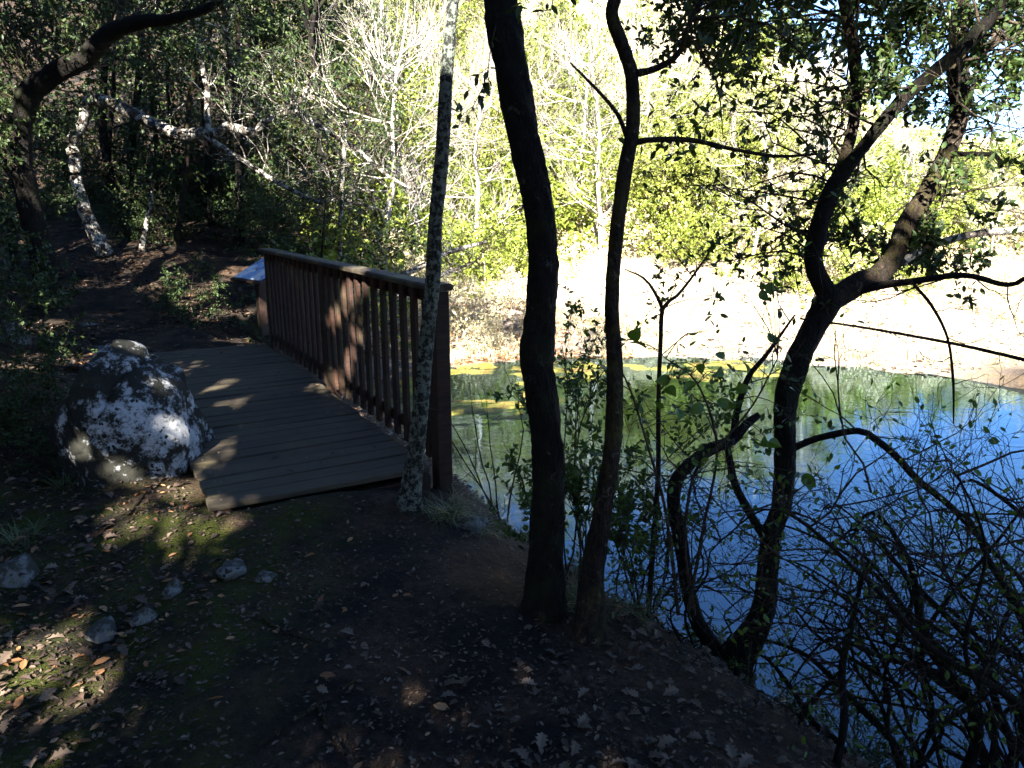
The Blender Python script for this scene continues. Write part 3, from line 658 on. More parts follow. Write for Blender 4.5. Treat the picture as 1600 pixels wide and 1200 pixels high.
# --- thin sapling with a Y fork in front of the bright bank
S = [(1012, 970, 3.15, 9), (1020, 860, 3.18, 9), (1028, 740, 3.2, 8), (1029, 620, 3.22, 7), (1032, 540, 3.23, 7), (1036, 482, 3.24, 7), (1058, 462, 3.25, 5), (1082, 432, 3.26, 4), (1108, 395, 3.28, 3)]
tS = thing('sapling', 'thin bare sapling with a Y fork against the bright bank', 'sapling', base_of(S))
_, PS, _r = make_stem('trunk', S, M['bark_brown'], tS, 8, .05, .03, 5)
make_stem('branch', [(1036, 484, 3.24, 6), (1022, 455, 3.23, 5), (1005, 434, 3.22, 4), (975, 420, 3.2, 2)], M['bark_brown'], tS, 6, .05, .03, 6)
tub = []; lp = []
for k in range(14):
    p = PS[int(len(PS) * rng.uniform(.25, .95))]; grow(rng, p, (rng.uniform(-1, 1), rng.uniform(-.5, .5), rng.uniform(-.1, .9)), rng.uniform(.15, .4), .003, 1, dict(n=5, kids=(1, 4), leaves=3, leaf_lvl=0), tub, lp)
foliage(tS, tub, lp, M['twig'], M['leaf_box'], .032, rng)

# --- leafy box shrubs and brambles on the near bank
def shrub(name, label, x, y, h, w, nst, seed, mat_l, size, cfg, group=None, lean=(0, 0), shape='leaf', mat_t='twig', cat='shrub', r=.006, zoff=0):
    rg = np.random.default_rng(seed); z = gz(x, y) + zoff
    t = thing(name, label, cat, (x, y, z), group); tub = []; lp = []
    for k in range(nst):
        a = rg.uniform(0, 6.28); d = np.array([math.cos(a) * w / h + lean[0], math.sin(a) * w / h + lean[1], 1.0])
        grow(rg, (x + rg.normal(0, .06), y + rg.normal(0, .06), z - .03), d, h * rg.uniform(.6, 1.0), r, 2, cfg, tub, lp)
    foliage(t, tub, lp, M[mat_t], M[mat_l], size, rg, shape, 'stems', 'foliage'); return t
boxcfg = dict(n=7, kids=(5, 8), leaves=11, spread=.7, leaf_lvl=1, wob=.14, lift=.05, shrink=(.25, .45))
p = aty(895, 905, 3.3); shrub('box_shrub', 'leafy green box shrub standing between the two dark trunks', p[0], p[1], 1.35, .32, 7, 71, 'leaf_box', .032, boxcfg)
p = aty(1000, 930, 3.35); shrub('box_shrub', 'small leafy shrub between the slender trunk and the thin sapling', p[0], p[1], 1.0, .3, 5, 72, 'leaf_box', .032, boxcfg)
p = aty(775, 845, 4.3); shrub('bare_shrub', 'sparse bare twiggy shrub at the water edge left of the thick trunk', p[0], p[1], 1.0, .35, 5, 73, 'leaf_box', .03, dict(n=7, kids=(2, 4), leaves=0, wob=.15, shrink=(.3, .5)))
# bramble canes with big separate leaves
def cane_bush(name, label, canes, big, seed, mat='twig', cat='bramble', leafpx=26):
    rg = np.random.default_rng(seed); t = thing(name, label, cat, base_of(canes[0])); o = np.array(t.location); allp = []
    for q, pts in enumerate(canes): allp.append(make_stem('cane', pts, M[mat], t, 7, .05, .04, seed + q)[1])
    tub = []; lp = []
    for P in allp:
        for k in range(5):
            p = P[int(len(P) * rg.uniform(.3, .98))]; grow(rg, p, (rg.uniform(-1, 1), rg.uniform(-.5, .5), rg.uniform(-.4, .7)), rg.uniform(.12, .35), .0025, 1, dict(n=5, kids=(1, 3), leaves=2, leaf_lvl=0), tub, lp)
    pool = np.concatenate(allp)
    for (px, py, Y) in big:
        T = aty(px, py, Y); q = pool[np.argmin(np.linalg.norm(pool - T, axis=1))]; tub.append((np.array([q, q + (T - q) * .35 + [0, 0, .012], q + (T - q) * .7 + [0, 0, .014], T, T + (T - q) * .01]), np.array([.0022, .0018, .0015, .0012, .001])))
        b = MB(); leaves(b, [aty(px, py, Y)], [(rg.uniform(-1, 1), rg.uniform(-.5, .3), rg.uniform(-.6, .4))], [leafpx * rg.uniform(.75, 1.25) * Y / FPX], rg, 'broad', .3); b.build('leaf', M['leaf_bramble'], t, smooth=False, origin=o)
    foliage(t, tub, lp, M['twig'], M['leaf_bramble'], .034, rg, 'round')
    return t
rl = np.random.default_rng(8)
shore = [(.05, 5.0), (.28, 4.55), (.55, 4.1), (.85, 3.7), (1.15, 3.35), (1.45, 3.05), (1.7, 2.8), (1.95, 2.5)]
words = ['just right of the near railing post', 'a step right of the near railing post', 'left of the thick dark trunk', 'behind the thick dark trunk', 'behind the slender dark trunk', 'at the foot of the forked tree', 'right of the forked tree foot', 'at the lower right corner']
for q, ((x_, y_), w_) in enumerate(zip(shore, words)):
    if q >= 2: shrub('bank_shrub', 'low dark scrub at the near waterline ' + w_, x_ - .12, y_ - .12, .42, .3, 6, 300 + q, 'leaf_box', .028, dict(n=6, kids=(3, 6), leaves=4, spread=.9, leaf_lvl=0, wob=.25, shrink=(.35, .6)))
cane_bush('bramble', 'bramble canes with large green leaves before the bright algae', [
    [(1085, 960, 2.95, 6), (1070, 850, 2.93, 5), (1085, 740, 2.92, 5), (1130, 690, 2.92, 4), (1178, 630, 2.93, 3), (1215, 560, 2.95, 2)],
    [(1060, 960, 2.9, 6), (1040, 800, 2.9, 5), (1010, 690, 2.9, 4), (985, 610, 2.9, 3), (960, 560, 2.9, 2)],
    [(1075, 955, 2.92, 6), (1100, 820, 2.95, 5), (1120, 700, 2.97, 4), (1090, 600, 2.98, 3), (1040, 560, 2.98, 2)]],
    [(1048, 592, 2.93), (1062, 588, 2.93), (1040, 606, 2.92), (1095, 568, 2.95), (1110, 580, 2.95), (1088, 600, 2.93), (1128, 575, 2.96), (1160, 565, 2.97), (1132, 550, 2.97), (1120, 625, 2.9), (1098, 632, 2.9), (1200, 520, 2.98), (1190, 452, 2.98), (1215, 458, 2.98), (1222, 446, 2.98), (1205, 440, 2.98), (1195, 680, 2.95), (1200, 690, 2.95), (985, 530, 2.9), (1010, 545, 2.92), (1075, 520, 2.95), (1150, 610, 2.93), (1135, 640, 2.9), (1030, 640, 2.9), (1255, 740, 3.0), (1062, 655, 2.88), (1080, 665, 2.88)], 91)
# tangled thicket of arching stems, lower right
def thicket(name, label, roots, num, seed, tx, ty, w0=(5, 16), leafn=2, cat='thicket', spread=60):
    rg = np.random.default_rng(seed); t = thing(name, label, cat, (*aty(*roots)[:2], gz(*aty(*roots)[:2]))); o = np.array(t.location); tub = []; lp = []
    for q in range(num):
        bx = roots[0] + rg.normal(0, spread); Yb = roots[2] + rg.normal(0, .12)
        ex, ey = rg.uniform(*tx), rg.uniform(*ty); Ye = Yb + rg.uniform(-.1, .5)
        w = rg.uniform(*w0); mx = bx + (ex - bx) * rg.uniform(.2, .45); my = roots[1] + (ey - roots[1]) * rg.uniform(.45, .68)
        base = aty(bx, roots[1], Yb); 
        sw = rg.normal(0, 38)
        pts = [(bx, roots[1], Yb, w), (bx + (mx - bx) * .35 + sw, roots[1] + (my - roots[1]) * .5, Yb, w * .9), (mx - sw * .4, my, (Yb * 1.2 + Ye * .8) / 2, w * .8), ((mx + ex) / 2 + rg.normal(0, 20), (my + ey) / 2 - rg.uniform(-10, 30), (Yb + Ye) / 2 + .05, w * .55), (ex, ey, Ye, w * .3), (ex + (ex - mx) * rg.uniform(.2, .5), ey + rg.uniform(-20, 90), Ye + .1, w * .1)]
        _, P, r = make_stem('stem', pts, M['bark_dark'], t, 8 if w > 9 else 6, .06, .05, seed * 100 + q)
        for k in range(rg.integers(4, 7)):
            p = P[int(len(P) * rg.uniform(.25, .97))]; grow(rg, p, (rg.uniform(-1, 1), rg.uniform(-.4, .5), rg.uniform(-.3, .8)), rg.uniform(.25, .6), .0045, 2, dict(n=7, kids=(2, 5), leaves=leafn, leaf_lvl=0, wob=.3), tub, lp)
    foliage(t, tub, lp, M['twig'], M['leaf_bramble'], .03, rg, 'leaf'); return t
thicket('thicket', 'dark tangled stems rising from the lower right corner over blue water', (1610, 1250, 2.35), 22, 5, (1300, 1680), (640, 1000), (3, 18), 1, spread=100)
thicket('thicket', 'tangled mossy stems fanning left over the water below the forked tree', (1430, 1215, 2.45), 22, 6, (1150, 1440), (780, 1060), (3, 15), 1, spread=120)
thicket('thicket', 'thin arching twigs between the sapling and the forked tree base', (1085, 1015, 3.0), 9, 7, (960, 1200), (800, 940), (2, 5), 1)

# --- grass tufts
def tuft(label, x, y, num, L, seed, mat='grass', group=None, lean=(.25, -.1)):
    rg = np.random.default_rng(seed); z = gz(x, y); b = MB(); V = []; Q = []
    for k in range(num):
        a = rg.uniform(0, 6.28); d = np.array([math.cos(a) * .55 + lean[0], math.sin(a) * .55 + lean[1], 1.0]); l = L * rg.uniform(.5, 1.1); w = .0035
        p = np.array([x + rg.normal(0, .05), y + rg.normal(0, .05), z - .01]); s = np.array([-math.sin(a), math.cos(a), 0]) * w; n0 = len(V)
        for q in range(5):
            f = 1 - q / 4.0; V += [p - s * f, p + s * (f + .05)]; d = nrm(d + np.array([math.cos(a) * .2, math.sin(a) * .2, -.32])); p = p + d * l / 4
        Q += [[n0 + 2 * q, n0 + 2 * q + 1, n0 + 2 * q + 3, n0 + 2 * q + 2] for q in range(4)]
    b.add(V, Q); o = b.build('grass_tuft', M[mat], origin=(x, y, z)); return tag(o, label, 'grass', group)
for lb, px, py, Yk, num, L in (('arching grass tuft at the foot of the near railing post', 695, 800, 3.75, 130, .32), ('grass tuft on the bank between post and thick trunk', 745, 838, 3.7, 70, .26), ('grass tuft between the feet of the two dark trunks', 880, 940, 2.9, 110, .25), ('grass tuft at the slope below the thin sapling', 985, 985, 3.0, 90, .24), ('grass tuft at the left edge below the boulder', 20, 820, 3.2, 90, .2), ('grass tuft growing against the left foot of the boulder', 95, 735, 3.9, 80, .22)):
    p = aty(px, py, Yk); tuft(lb, p[0], p[1], num, L, int(px))
for q, ((x_, y_), w_) in enumerate(zip(shore, words)): tuft('grass tuft hanging over the near waterline ' + w_, x_ - .2, y_ - .22, 90, .3, 700 + q)

# --- left side: crooked pale tree with hooked trunk
E_ = [(165, 398, 13.60, 24), (135, 335, 13.60, 20), (120, 282, 13.60, 18), (115, 240, 13.60, 18), (110, 224, 13.60, 17), (130, 192, 13.60, 15), (134, 167, 13.60, 16), (150, 155, 13.55, 18), (189, 168, 13.50, 19), (238, 193, 13.45, 19), (280, 210, 13.40, 18), (315, 207, 13.40, 16), (343, 208, 13.40, 13)]
tE = thing('crooked_tree', 'pale crooked tree with hooked trunk arching right over the path', 'tree', base_of(E_))
_, PE, _r = make_stem('trunk', E_, M['bark_pale'], tE, 14, .08, .06, 9, .2)
le = {}
for q, (key, pts) in enumerate([('up', [(325, 205, 13.40, 11), (324, 170, 13.40, 10), (324, 140, 13.40, 9), (316, 105, 13.40, 8), (310, 42, 13.40, 7), (318, -60, 13.40, 5)]),
    ('out', [(340, 208, 13.40, 13), (357, 197, 13.40, 13), (395, 206, 13.35, 12), (420, 185, 13.30, 11), (455, 171, 13.30, 10), (473, 152, 13.30, 8), (500, 100, 13.30, 5)]),
    ('down', [(455, 172, 13.30, 9), (470, 180, 13.30, 9), (507, 203, 13.25, 8), (556, 232, 13.20, 7), (600, 270, 13.10, 5), (650, 300, 13.00, 3)]),
    ('low', [(322, 214, 13.40, 9), (371, 245, 13.35, 8), (430, 283, 13.30, 8), (497, 316, 13.25, 6), (532, 311, 13.20, 5), (600, 330, 13.10, 3)])]):
    le[key] = make_stem('branch', pts, M['bark_pale'], tE, 8, .07, .05, 80 + q)[1]
tub = []; lp = []
for key, num, lvs in (('up', 12, 5), ('out', 18, 4), ('down', 14, 1), ('low', 12, 0)):
    for k in range(num):
        p = le[key][int(len(le[key]) * rng.uniform(.15, .99))]; grow(rng, p, (rng.uniform(-.6, 1), rng.uniform(-.8, .6), rng.uniform(-.5, .9)), rng.uniform(.6, 1.5), .014, 2, dict(n=6, kids=(3, 5), leaves=lvs, leaf_lvl=1, wob=.3), tub, lp)
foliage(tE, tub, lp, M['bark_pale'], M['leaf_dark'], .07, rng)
# --- dark leaning tree at the left edge
Fp = [(68, 480, 10.00, 40), (66, 400, 9.95, 36), (40, 300, 9.90, 34), (30, 220, 9.80, 34), (45, 150, 9.70, 33), (90, 112, 9.60, 31), (130, 92, 9.50, 29), (175, 50, 9.40, 26), (220, 34, 9.30, 21), (268, 30, 9.20, 16), (318, 15, 9.10, 13), (380, -20, 9.00, 9)]
tF = thing('leaning_tree', 'black leaning trunk at the left edge bending right under the dark canopy', 'tree', base_of(Fp))
_, PF, _r = make_stem('trunk', Fp, M['bark_dark'], tF, 16, .08, .05, 10, .3)
tub = []; lp = []
for k in range(32):
    p = PF[int(len(PF) * rng.uniform(.35, .99))]; grow(rng, p, (rng.uniform(-.8, 1), rng.uniform(-.9, .6), rng.uniform(-.4, .9)), rng.uniform(.5, 1.2), .012, 2, dict(n=5, kids=(3, 6), leaves=6, leaf_lvl=1, wob=.25), tub, lp)
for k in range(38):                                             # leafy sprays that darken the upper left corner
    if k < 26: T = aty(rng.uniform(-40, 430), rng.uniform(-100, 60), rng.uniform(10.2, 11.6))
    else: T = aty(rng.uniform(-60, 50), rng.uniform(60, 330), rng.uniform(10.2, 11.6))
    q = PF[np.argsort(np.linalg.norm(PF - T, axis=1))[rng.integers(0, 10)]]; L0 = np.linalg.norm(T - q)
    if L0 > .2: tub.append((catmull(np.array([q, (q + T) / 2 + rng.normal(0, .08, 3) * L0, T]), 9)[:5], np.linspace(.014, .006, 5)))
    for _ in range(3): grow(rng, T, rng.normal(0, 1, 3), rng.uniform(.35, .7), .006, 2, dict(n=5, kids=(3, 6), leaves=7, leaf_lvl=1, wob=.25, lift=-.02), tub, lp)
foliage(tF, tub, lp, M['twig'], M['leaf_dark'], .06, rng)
# --- slim saplings in the dark wood
for q, (lb, pts, mt) in enumerate([
    ('slim straight grey trunk right of the crooked tree in the dark wood', [(276, 372, 14.80, 9), (287, 308, 14.80, 9), (292, 245, 14.80, 8), (294, 196, 14.80, 8), (297, 147, 14.80, 8), (310, 77, 14.80, 7), (316, -40, 14.80, 5)], 'bark_brown'),
    ('slim pale trunk above the information panel in the dark wood', [(368, 372, 15.30, 8), (373, 308, 15.30, 8), (380, 238, 15.30, 8), (376, 175, 15.30, 7), (373, 105, 15.30, 7), (370, -20, 15.30, 5)], 'bark_brown'),
    ('dark upright trunk behind the hooked crook of the crooked tree', [(188, 340, 16.80, 15), (176, 290, 16.80, 14), (164, 230, 16.80, 13), (160, 170, 16.80, 12), (165, 80, 16.80, 10), (170, -40, 16.80, 8)], 'bark_dark'),
    ('dark trunk in the wood midway under the pale arching trunk', [(214, 345, 17.80, 15), (207, 290, 17.80, 14), (205, 230, 17.80, 13), (214, 160, 17.80, 12), (220, 60, 17.80, 9), (224, -40, 17.80, 7)], 'bark_brown'),
    ('short pale bare stem sprouting beside the crooked tree foot', [(222, 388, 14.10, 10), (230, 345, 14.10, 8), (236, 310, 14.10, 6), (240, 280, 14.10, 4)], 'bark_pale'),
    ('thin pale stem rising behind the middle of the railing', [(530, 400, 13.0, 8), (533, 330, 13.0, 7), (538, 230, 13.0, 7), (545, 160, 13.0, 5)], 'bark_pale')]):
    t = thing('slim_tree', lb, 'tree', base_of(pts)); make_stem('trunk', pts, M[mt], t, 8, .06, .1, 120 + q, .1)
    tub = []; lp = []; _, r0 = limb_path(pts, .1); P0, _ = limb_path(pts, .1)
    for k in range(7):
        p = P0[int(len(P0) * rng.uniform(.5, .99))]; grow(rng, p, (rng.uniform(-1, 1), rng.uniform(-1, 1), rng.uniform(0, .9)), rng.uniform(.4, .9), .008, 2, dict(n=5, kids=(2, 4), leaves=4, leaf_lvl=1), tub, lp)
    foliage(t, tub, lp, M['twig'], M['leaf_dark'], .07, rng)

# ------------------------------------------------------------------ prototypes for the woods
def proto_tree(name, label, h, trunk_h, crown_r, nlim, seed, mt, ml, size, cfg, group, cat='tree', r0=.07, shape='simple', twig='twig', Ll=(.5, .8), bushy=False):
    rg = np.random.default_rng(seed); t = thing(name, label, cat, (0, 0, 0), group)
    pts = [np.array([0, 0, -.25])]; d = np.array([0, 0, 1.0])
    for q in range(9):
        d = nrm(d + rg.normal(0, .09, 3) + np.array([0, 0, .15])); pts.append(pts[-1] + d * h / 9)
    P = catmull(np.array(pts), h / 24); r = np.linspace(r0, r0 * .2, len(P)); b = MB(); tubes(b, [(P, r)], 8, rg, .06); b.build('trunk', M[mt], t)
    tub = []; lp = []
    for k in range(nlim):
        f = rg.uniform(trunk_h / h, .98); p = P[int((len(P) - 1) * f)]; a = rg.uniform(0, 6.28)
        prof = math.sin(math.pi * min(1, max(.12, (f - trunk_h / h) / (1 - trunk_h / h) * .8 + .15)))
        grow(rg, p, (math.cos(a), math.sin(a), rg.uniform(-.1, .6)), crown_r * (.45 + .6 * prof) * rg.uniform(*Ll) * 1.3, r0 * .3, 2, cfg, tub, lp)
    if cfg.get('leaves', 0) == 0: lp = []
    foliage(t, tub, lp, M[twig], M[ml], size, rg, shape, sides=3); return t
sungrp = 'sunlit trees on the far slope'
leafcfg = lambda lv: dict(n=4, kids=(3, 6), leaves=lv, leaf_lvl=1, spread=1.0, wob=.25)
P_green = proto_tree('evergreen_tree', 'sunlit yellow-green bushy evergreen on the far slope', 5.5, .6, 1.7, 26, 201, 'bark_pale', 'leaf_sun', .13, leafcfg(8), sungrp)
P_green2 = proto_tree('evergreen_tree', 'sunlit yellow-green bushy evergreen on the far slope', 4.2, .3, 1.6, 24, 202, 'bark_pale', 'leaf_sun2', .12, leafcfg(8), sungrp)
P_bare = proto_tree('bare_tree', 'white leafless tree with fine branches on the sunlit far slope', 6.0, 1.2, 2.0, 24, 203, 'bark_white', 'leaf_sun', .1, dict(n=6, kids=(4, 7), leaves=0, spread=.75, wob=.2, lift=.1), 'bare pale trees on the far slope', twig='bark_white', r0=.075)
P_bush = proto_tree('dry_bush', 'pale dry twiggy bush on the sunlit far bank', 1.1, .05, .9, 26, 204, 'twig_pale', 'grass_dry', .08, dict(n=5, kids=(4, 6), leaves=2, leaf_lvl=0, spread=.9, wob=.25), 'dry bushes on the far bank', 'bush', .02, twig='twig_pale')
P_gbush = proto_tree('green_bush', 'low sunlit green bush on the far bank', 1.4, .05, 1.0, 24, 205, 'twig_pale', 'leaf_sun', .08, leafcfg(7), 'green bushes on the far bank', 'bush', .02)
dkgrp = 'dark evergreen trees of the shaded wood'
P_dark = proto_tree('dark_evergreen', 'dark shaded evergreen tree of the wood left of the path', 6.0, .9, 1.9, 34, 206, 'bark_dark', 'leaf_dark', .085, leafcfg(10), dkgrp)
P_dark2 = proto_tree('dark_evergreen', 'dark shaded evergreen tree of the wood left of the path', 4.6, .5, 1.7, 34, 207, 'bark_dark', 'leaf_oak', .08, leafcfg(10), dkgrp)
P_dbush = proto_tree('undergrowth_bush', 'dark leafy bush in the shaded wood left of the path', 1.3, .05, .8, 26, 208, 'twig', 'leaf_dark', .05, leafcfg(9), 'bushes in the shaded wood', 'bush', .02)
rg = np.random.default_rng(77)
used = set()
def place_words(x, y):
    px = 800 + FPX * x / y * 1.02
    a = 'above the railing' if px < 660 else 'right of the lichen trunk' if px < 850 else 'right of the thick trunk' if px < 975 else 'right of the slender trunk' if px < 1290 else 'behind the forked tree'
    return a, 'low' if y < 23.5 else 'midway' if y < 33 else 'high'
def put(proto, x, y, sc=1.0, label=None, rz=None):
    if label is None:
        a, hgt = place_words(x, y)
        if proto in (P_green, P_green2): label = ('tall sunlit yellow-green evergreen ' if proto is P_green else 'low pale yellow-green evergreen ') + hgt + ' on the far slope, ' + a
        elif proto is P_bare: label = 'white leafless tree ' + hgt + ' on the far slope, ' + a
        elif proto is P_bush: label = 'pale dry twiggy bush on the far bank, ' + a
        elif proto is P_gbush: label = 'sunlit green bush ' + hgt + ' on the far bank, ' + a
        elif proto in (P_dark, P_dark2, P_dbush):
            px = 800 + FPX * x / y
            wd = 'at the left edge' if px < 60 else 'behind the crooked tree' if px < 260 else 'behind the slim grey trunks' if px < 420 else 'behind the railing'
            label = {P_dark: 'tall dark evergreen in the shaded wood, ', P_dark2: 'short dense evergreen in the shaded wood, ', P_dbush: 'dark leafy bush in the shaded wood, '}[proto] + wd + (' nearer the path' if y < 14 else ' deep in the wood')
    z = gz(x, y); rz = rg.uniform(0, 6.28) if rz is None else rz
    if proto.name not in used:
        used.add(proto.name); proto.location = (x, y, z); proto.rotation_euler = (0, 0, rz); proto.scale = (sc, sc, sc)
        if label: proto['label'] = label
        return proto
    return copy_thing(proto, (x, y, z), rz, sc, label)
# far slope: rows of trees behind the pale bank
for Yr, dx, pr in ((19.5, 2.0, (.2, .3, .5)), (22, 1.7, (.35, .3, .35)), (25, 1.8, (.4, .3, .3)), (28, 1.9, (.4, .35, .25)), (32, 2.2, (.45, .35, .2)), (37, 2.6, (.5, .35, .15)), (43, 3.2, (.6, .3, .1)), (51, 4.2, (.6, .3, .1))):
    x = -.30 * Yr
    while x < .80 * Yr:
        xx = x + rg.uniform(-.8, .8); yy = Yr + rg.uniform(-1.6, 1.6); az = xx / yy
        low = .9 - .45 * smooth(.35, .62, az)
        kind = rg.choice(3, p=pr)
        if not (Yr < 21 and -.02 < az < .45 and rg.random() < .6):
            put((P_green, P_green2, P_bare)[kind], xx, yy, rg.uniform(.75, 1.25) * float(low))
        x += dx * rg.uniform(.75, 1.25)
for k in range(26):
    yy = rg.uniform(15, 21); az = rg.uniform(-.16, .75)
    if 0.08 < az < .42 and yy < 18.5: continue
    put(P_bush if rg.random() < .6 else P_gbush, az * yy, yy, rg.uniform(.6, 1.2))
for k in range(110):
    yy = rg.uniform(20, 36); az = rg.uniform(-.2, .75); put(P_bush if rg.random() < .4 else P_gbush, az * yy, yy, rg.uniform(1.0, 1.9))
for k in range(34):
    aa = rg.uniform(-.08, .62); yy = rg.uniform(12.2, 14.0) - 2.6 * float(smooth(.4, .62, aa))
    if float(pond_sd(np.array(aa * yy), np.array(yy))) > .25: put(P_bush, aa * yy, yy, rg.uniform(.2, .45), 'small dry twig tuft at the far waterline, ' + place_words(aa * yy, yy)[0])
for px, Yk, s_ in ((740, 14.2, .8), (800, 15.0, .7), (690, 13.6, 1.0), (640, 14.0, 1.1), (590, 15, 1.0), (1470, 15.5, .6), (1560, 14.5, .7)):
    p = aty(px, 430, Yk); put(P_bush, p[0], Yk, s_)
for px, Yk, s_ in ((560, 12.6, 1.2), (610, 16, 1.5), (760, 17, 1.2), (850, 19, 1.0)):
    p = aty(px, 430, Yk); put(P_gbush, p[0], Yk, s_)
for lb, px, Yk, s_ in (('white leaning leafless tree behind the slender dark trunk', 1178, 19, .75), ('large white leafless tree above the railing left of the lichen trunk', 600, 15.5, 1.0), ('slim white leafless tree left of the thick dark trunk', 745, 18, .95)):
    p = aty(px, 400, Yk); put(P_bare, p[0], Yk, s_, lb)
# shaded wood on the left
for k, (x, y, s_) in enumerate([(-8.7, 9.4, 1.0), (-9.8, 11.8, 1.1), (-7.6, 16.6, 1.0), (-4.3, 12.8, .36), (-4.0, 16.0, .9), (-5.8, 18.0, 1.1), (-9.4, 17.2, 1.15), (-11.8, 14, 1.2), (-12.5, 18, 1.3), (-9.5, 19.5, 1.3), (-6.6, 20, 1.2), (-4.6, 18.6, 1.0), (-3.4, 12.4, .42), (-14.5, 22, 1.5), (-10, 24, 1.5), (-6, 25, 1.5), (-17, 19, 1.5), (-7.9, 7.0, .9), (-9.6, 8.2, 1.0), (-13, 26, 1.6), (-2.7, 15.2, .8)]):
    put(P_dark if k % 2 == 0 else P_dark2, x, y, s_)
for k in range(26):
    y = rg.uniform(15.0, 21); x = -y * rg.uniform(.25, .75)
    if abs(x / y + .5) < .06 and y < 14: continue
    put(P_dbush, x, y, rg.uniform(.6, 1.2))
for lb, px, py, Yk, s_ in (('dark evergreen bush right behind the railing', 470, 380, 10.6, 1.25), ('dark low bush at the left edge above the boulder', 20, 620, 4.6, .5), ('dark bush beside the left foot of the boulder', 45, 700, 4.3, .42), ('dark bush at the left edge under the black leaning trunk', 5, 470, 6.6, .9), ('leafy bush left of the information panel', 300, 440, 10.8, .7)):
    p = aty(px, py, Yk); put(P_dbush, p[0], p[1], s_, lb)

# ------------------------------------------------------------------ trees behind the viewer whose crowns shade the path (gaps cut into them to aim the sun flecks)
flecks = []
def fleck(px, py, Y, r): flecks.append((aty(px, py, Y), r))
for px, py, Yk, r in ((225, 580, 4.0, .03), (255, 645, 3.9, .04), (290, 700, 3.9, .05), (130, 700, 3.9, .04), (180, 735, 3.8, .04), (545, 470, 5.7, .08), (560, 540, 5.6, .08), (535, 605, 5.9, .1), (520, 495, 6.0, .04), (575, 430, 5.4, .09), (510, 605, 6.2, .08), (345, 815, 3.45, .13), (240, 790, 3.6, .14), (0, 1050, 2.3, .1), (40, 1045, 2.3, .08), (130, 1110, 2.1, .07), (170, 1080, 2.15, .09), (150, 1100, 2.12, .06), (310, 835, 3.35, .08), (330, 605, 6.2, .12), (300, 585, 6.9, .1), (370, 640, 5.6, .08), (240, 565, 6.5, .2), (60, 590, 6.2, .28), (130, 570, 6.3, .24), (160, 558, 6.8, .2), (20, 600, 6.0, .2), (330, 500, 9.2, .12), (360, 520, 8.8, .12), (1460, 285, 3.57, .08), (1420, 345, 3.52, .07), (1498, 180, 3.66, .08), (1333, 200, 3.46, .07), (1400, 170, 3.35, .07), (1370, 430, 3.44, .05), (1560, 362, 3.6, .1), (130, 200, 13.6, .4), (150, 160, 13.5, .45), (190, 168, 13.5, .4), (230, 185, 13.5, .35), (280, 205, 13.4, .3), (325, 140, 13.4, .3), (420, 190, 13.3, .7), (480, 120, 13.3, .8), (520, 210, 13.2, .7), (100, 330, 11, .45), (160, 330, 13, .6), (200, 372, 10.5, .35), (270, 360, 12, .4), (235, 345, 12.5, .4), (180, 290, 14, .5), (690, 80, 3.8, .05), (395, 470, 8.9, .1)):
    fleck(px, py, Yk, r)
rg = np.random.default_rng(500)
for k in range(45):                                           # further chance gaps over the wood
    p = np.array([rg.uniform(-11, -2.2), rg.uniform(7.5, 16), rg.uniform(.3, 4.5)]); flecks.append((p, rg.uniform(.08, .3)))
FP = np.array([f[0] for f in flecks]); FR = np.array([f[1] for f in flecks])
def carve(P):
    keep = np.ones(len(P), bool)
    for f, r in zip(FP, FR):
        v = P - f; t = v @ SUNV; d = np.linalg.norm(v - t[:, None] * SUNV, axis=1); keep &= ~((d < r * 1.15 + .08) & (t > .3))
    return keep
def limit(P):                                                 # where each leaf's shadow meets the ground
    yg = P[:, 1] + (P[:, 2] + .6) * math.cos(SUN_EL) / math.sin(SUN_EL)
    lim = 6.4 + 2.6 * smooth(1.6, .7, P[:, 0]) + 19.3 * smooth(-1.8, -3.6, P[:, 0]) + .5 * np.sin(P[:, 0] * 2.1) - 1.0 * smooth(1, 5, P[:, 0])
    return yg < lim
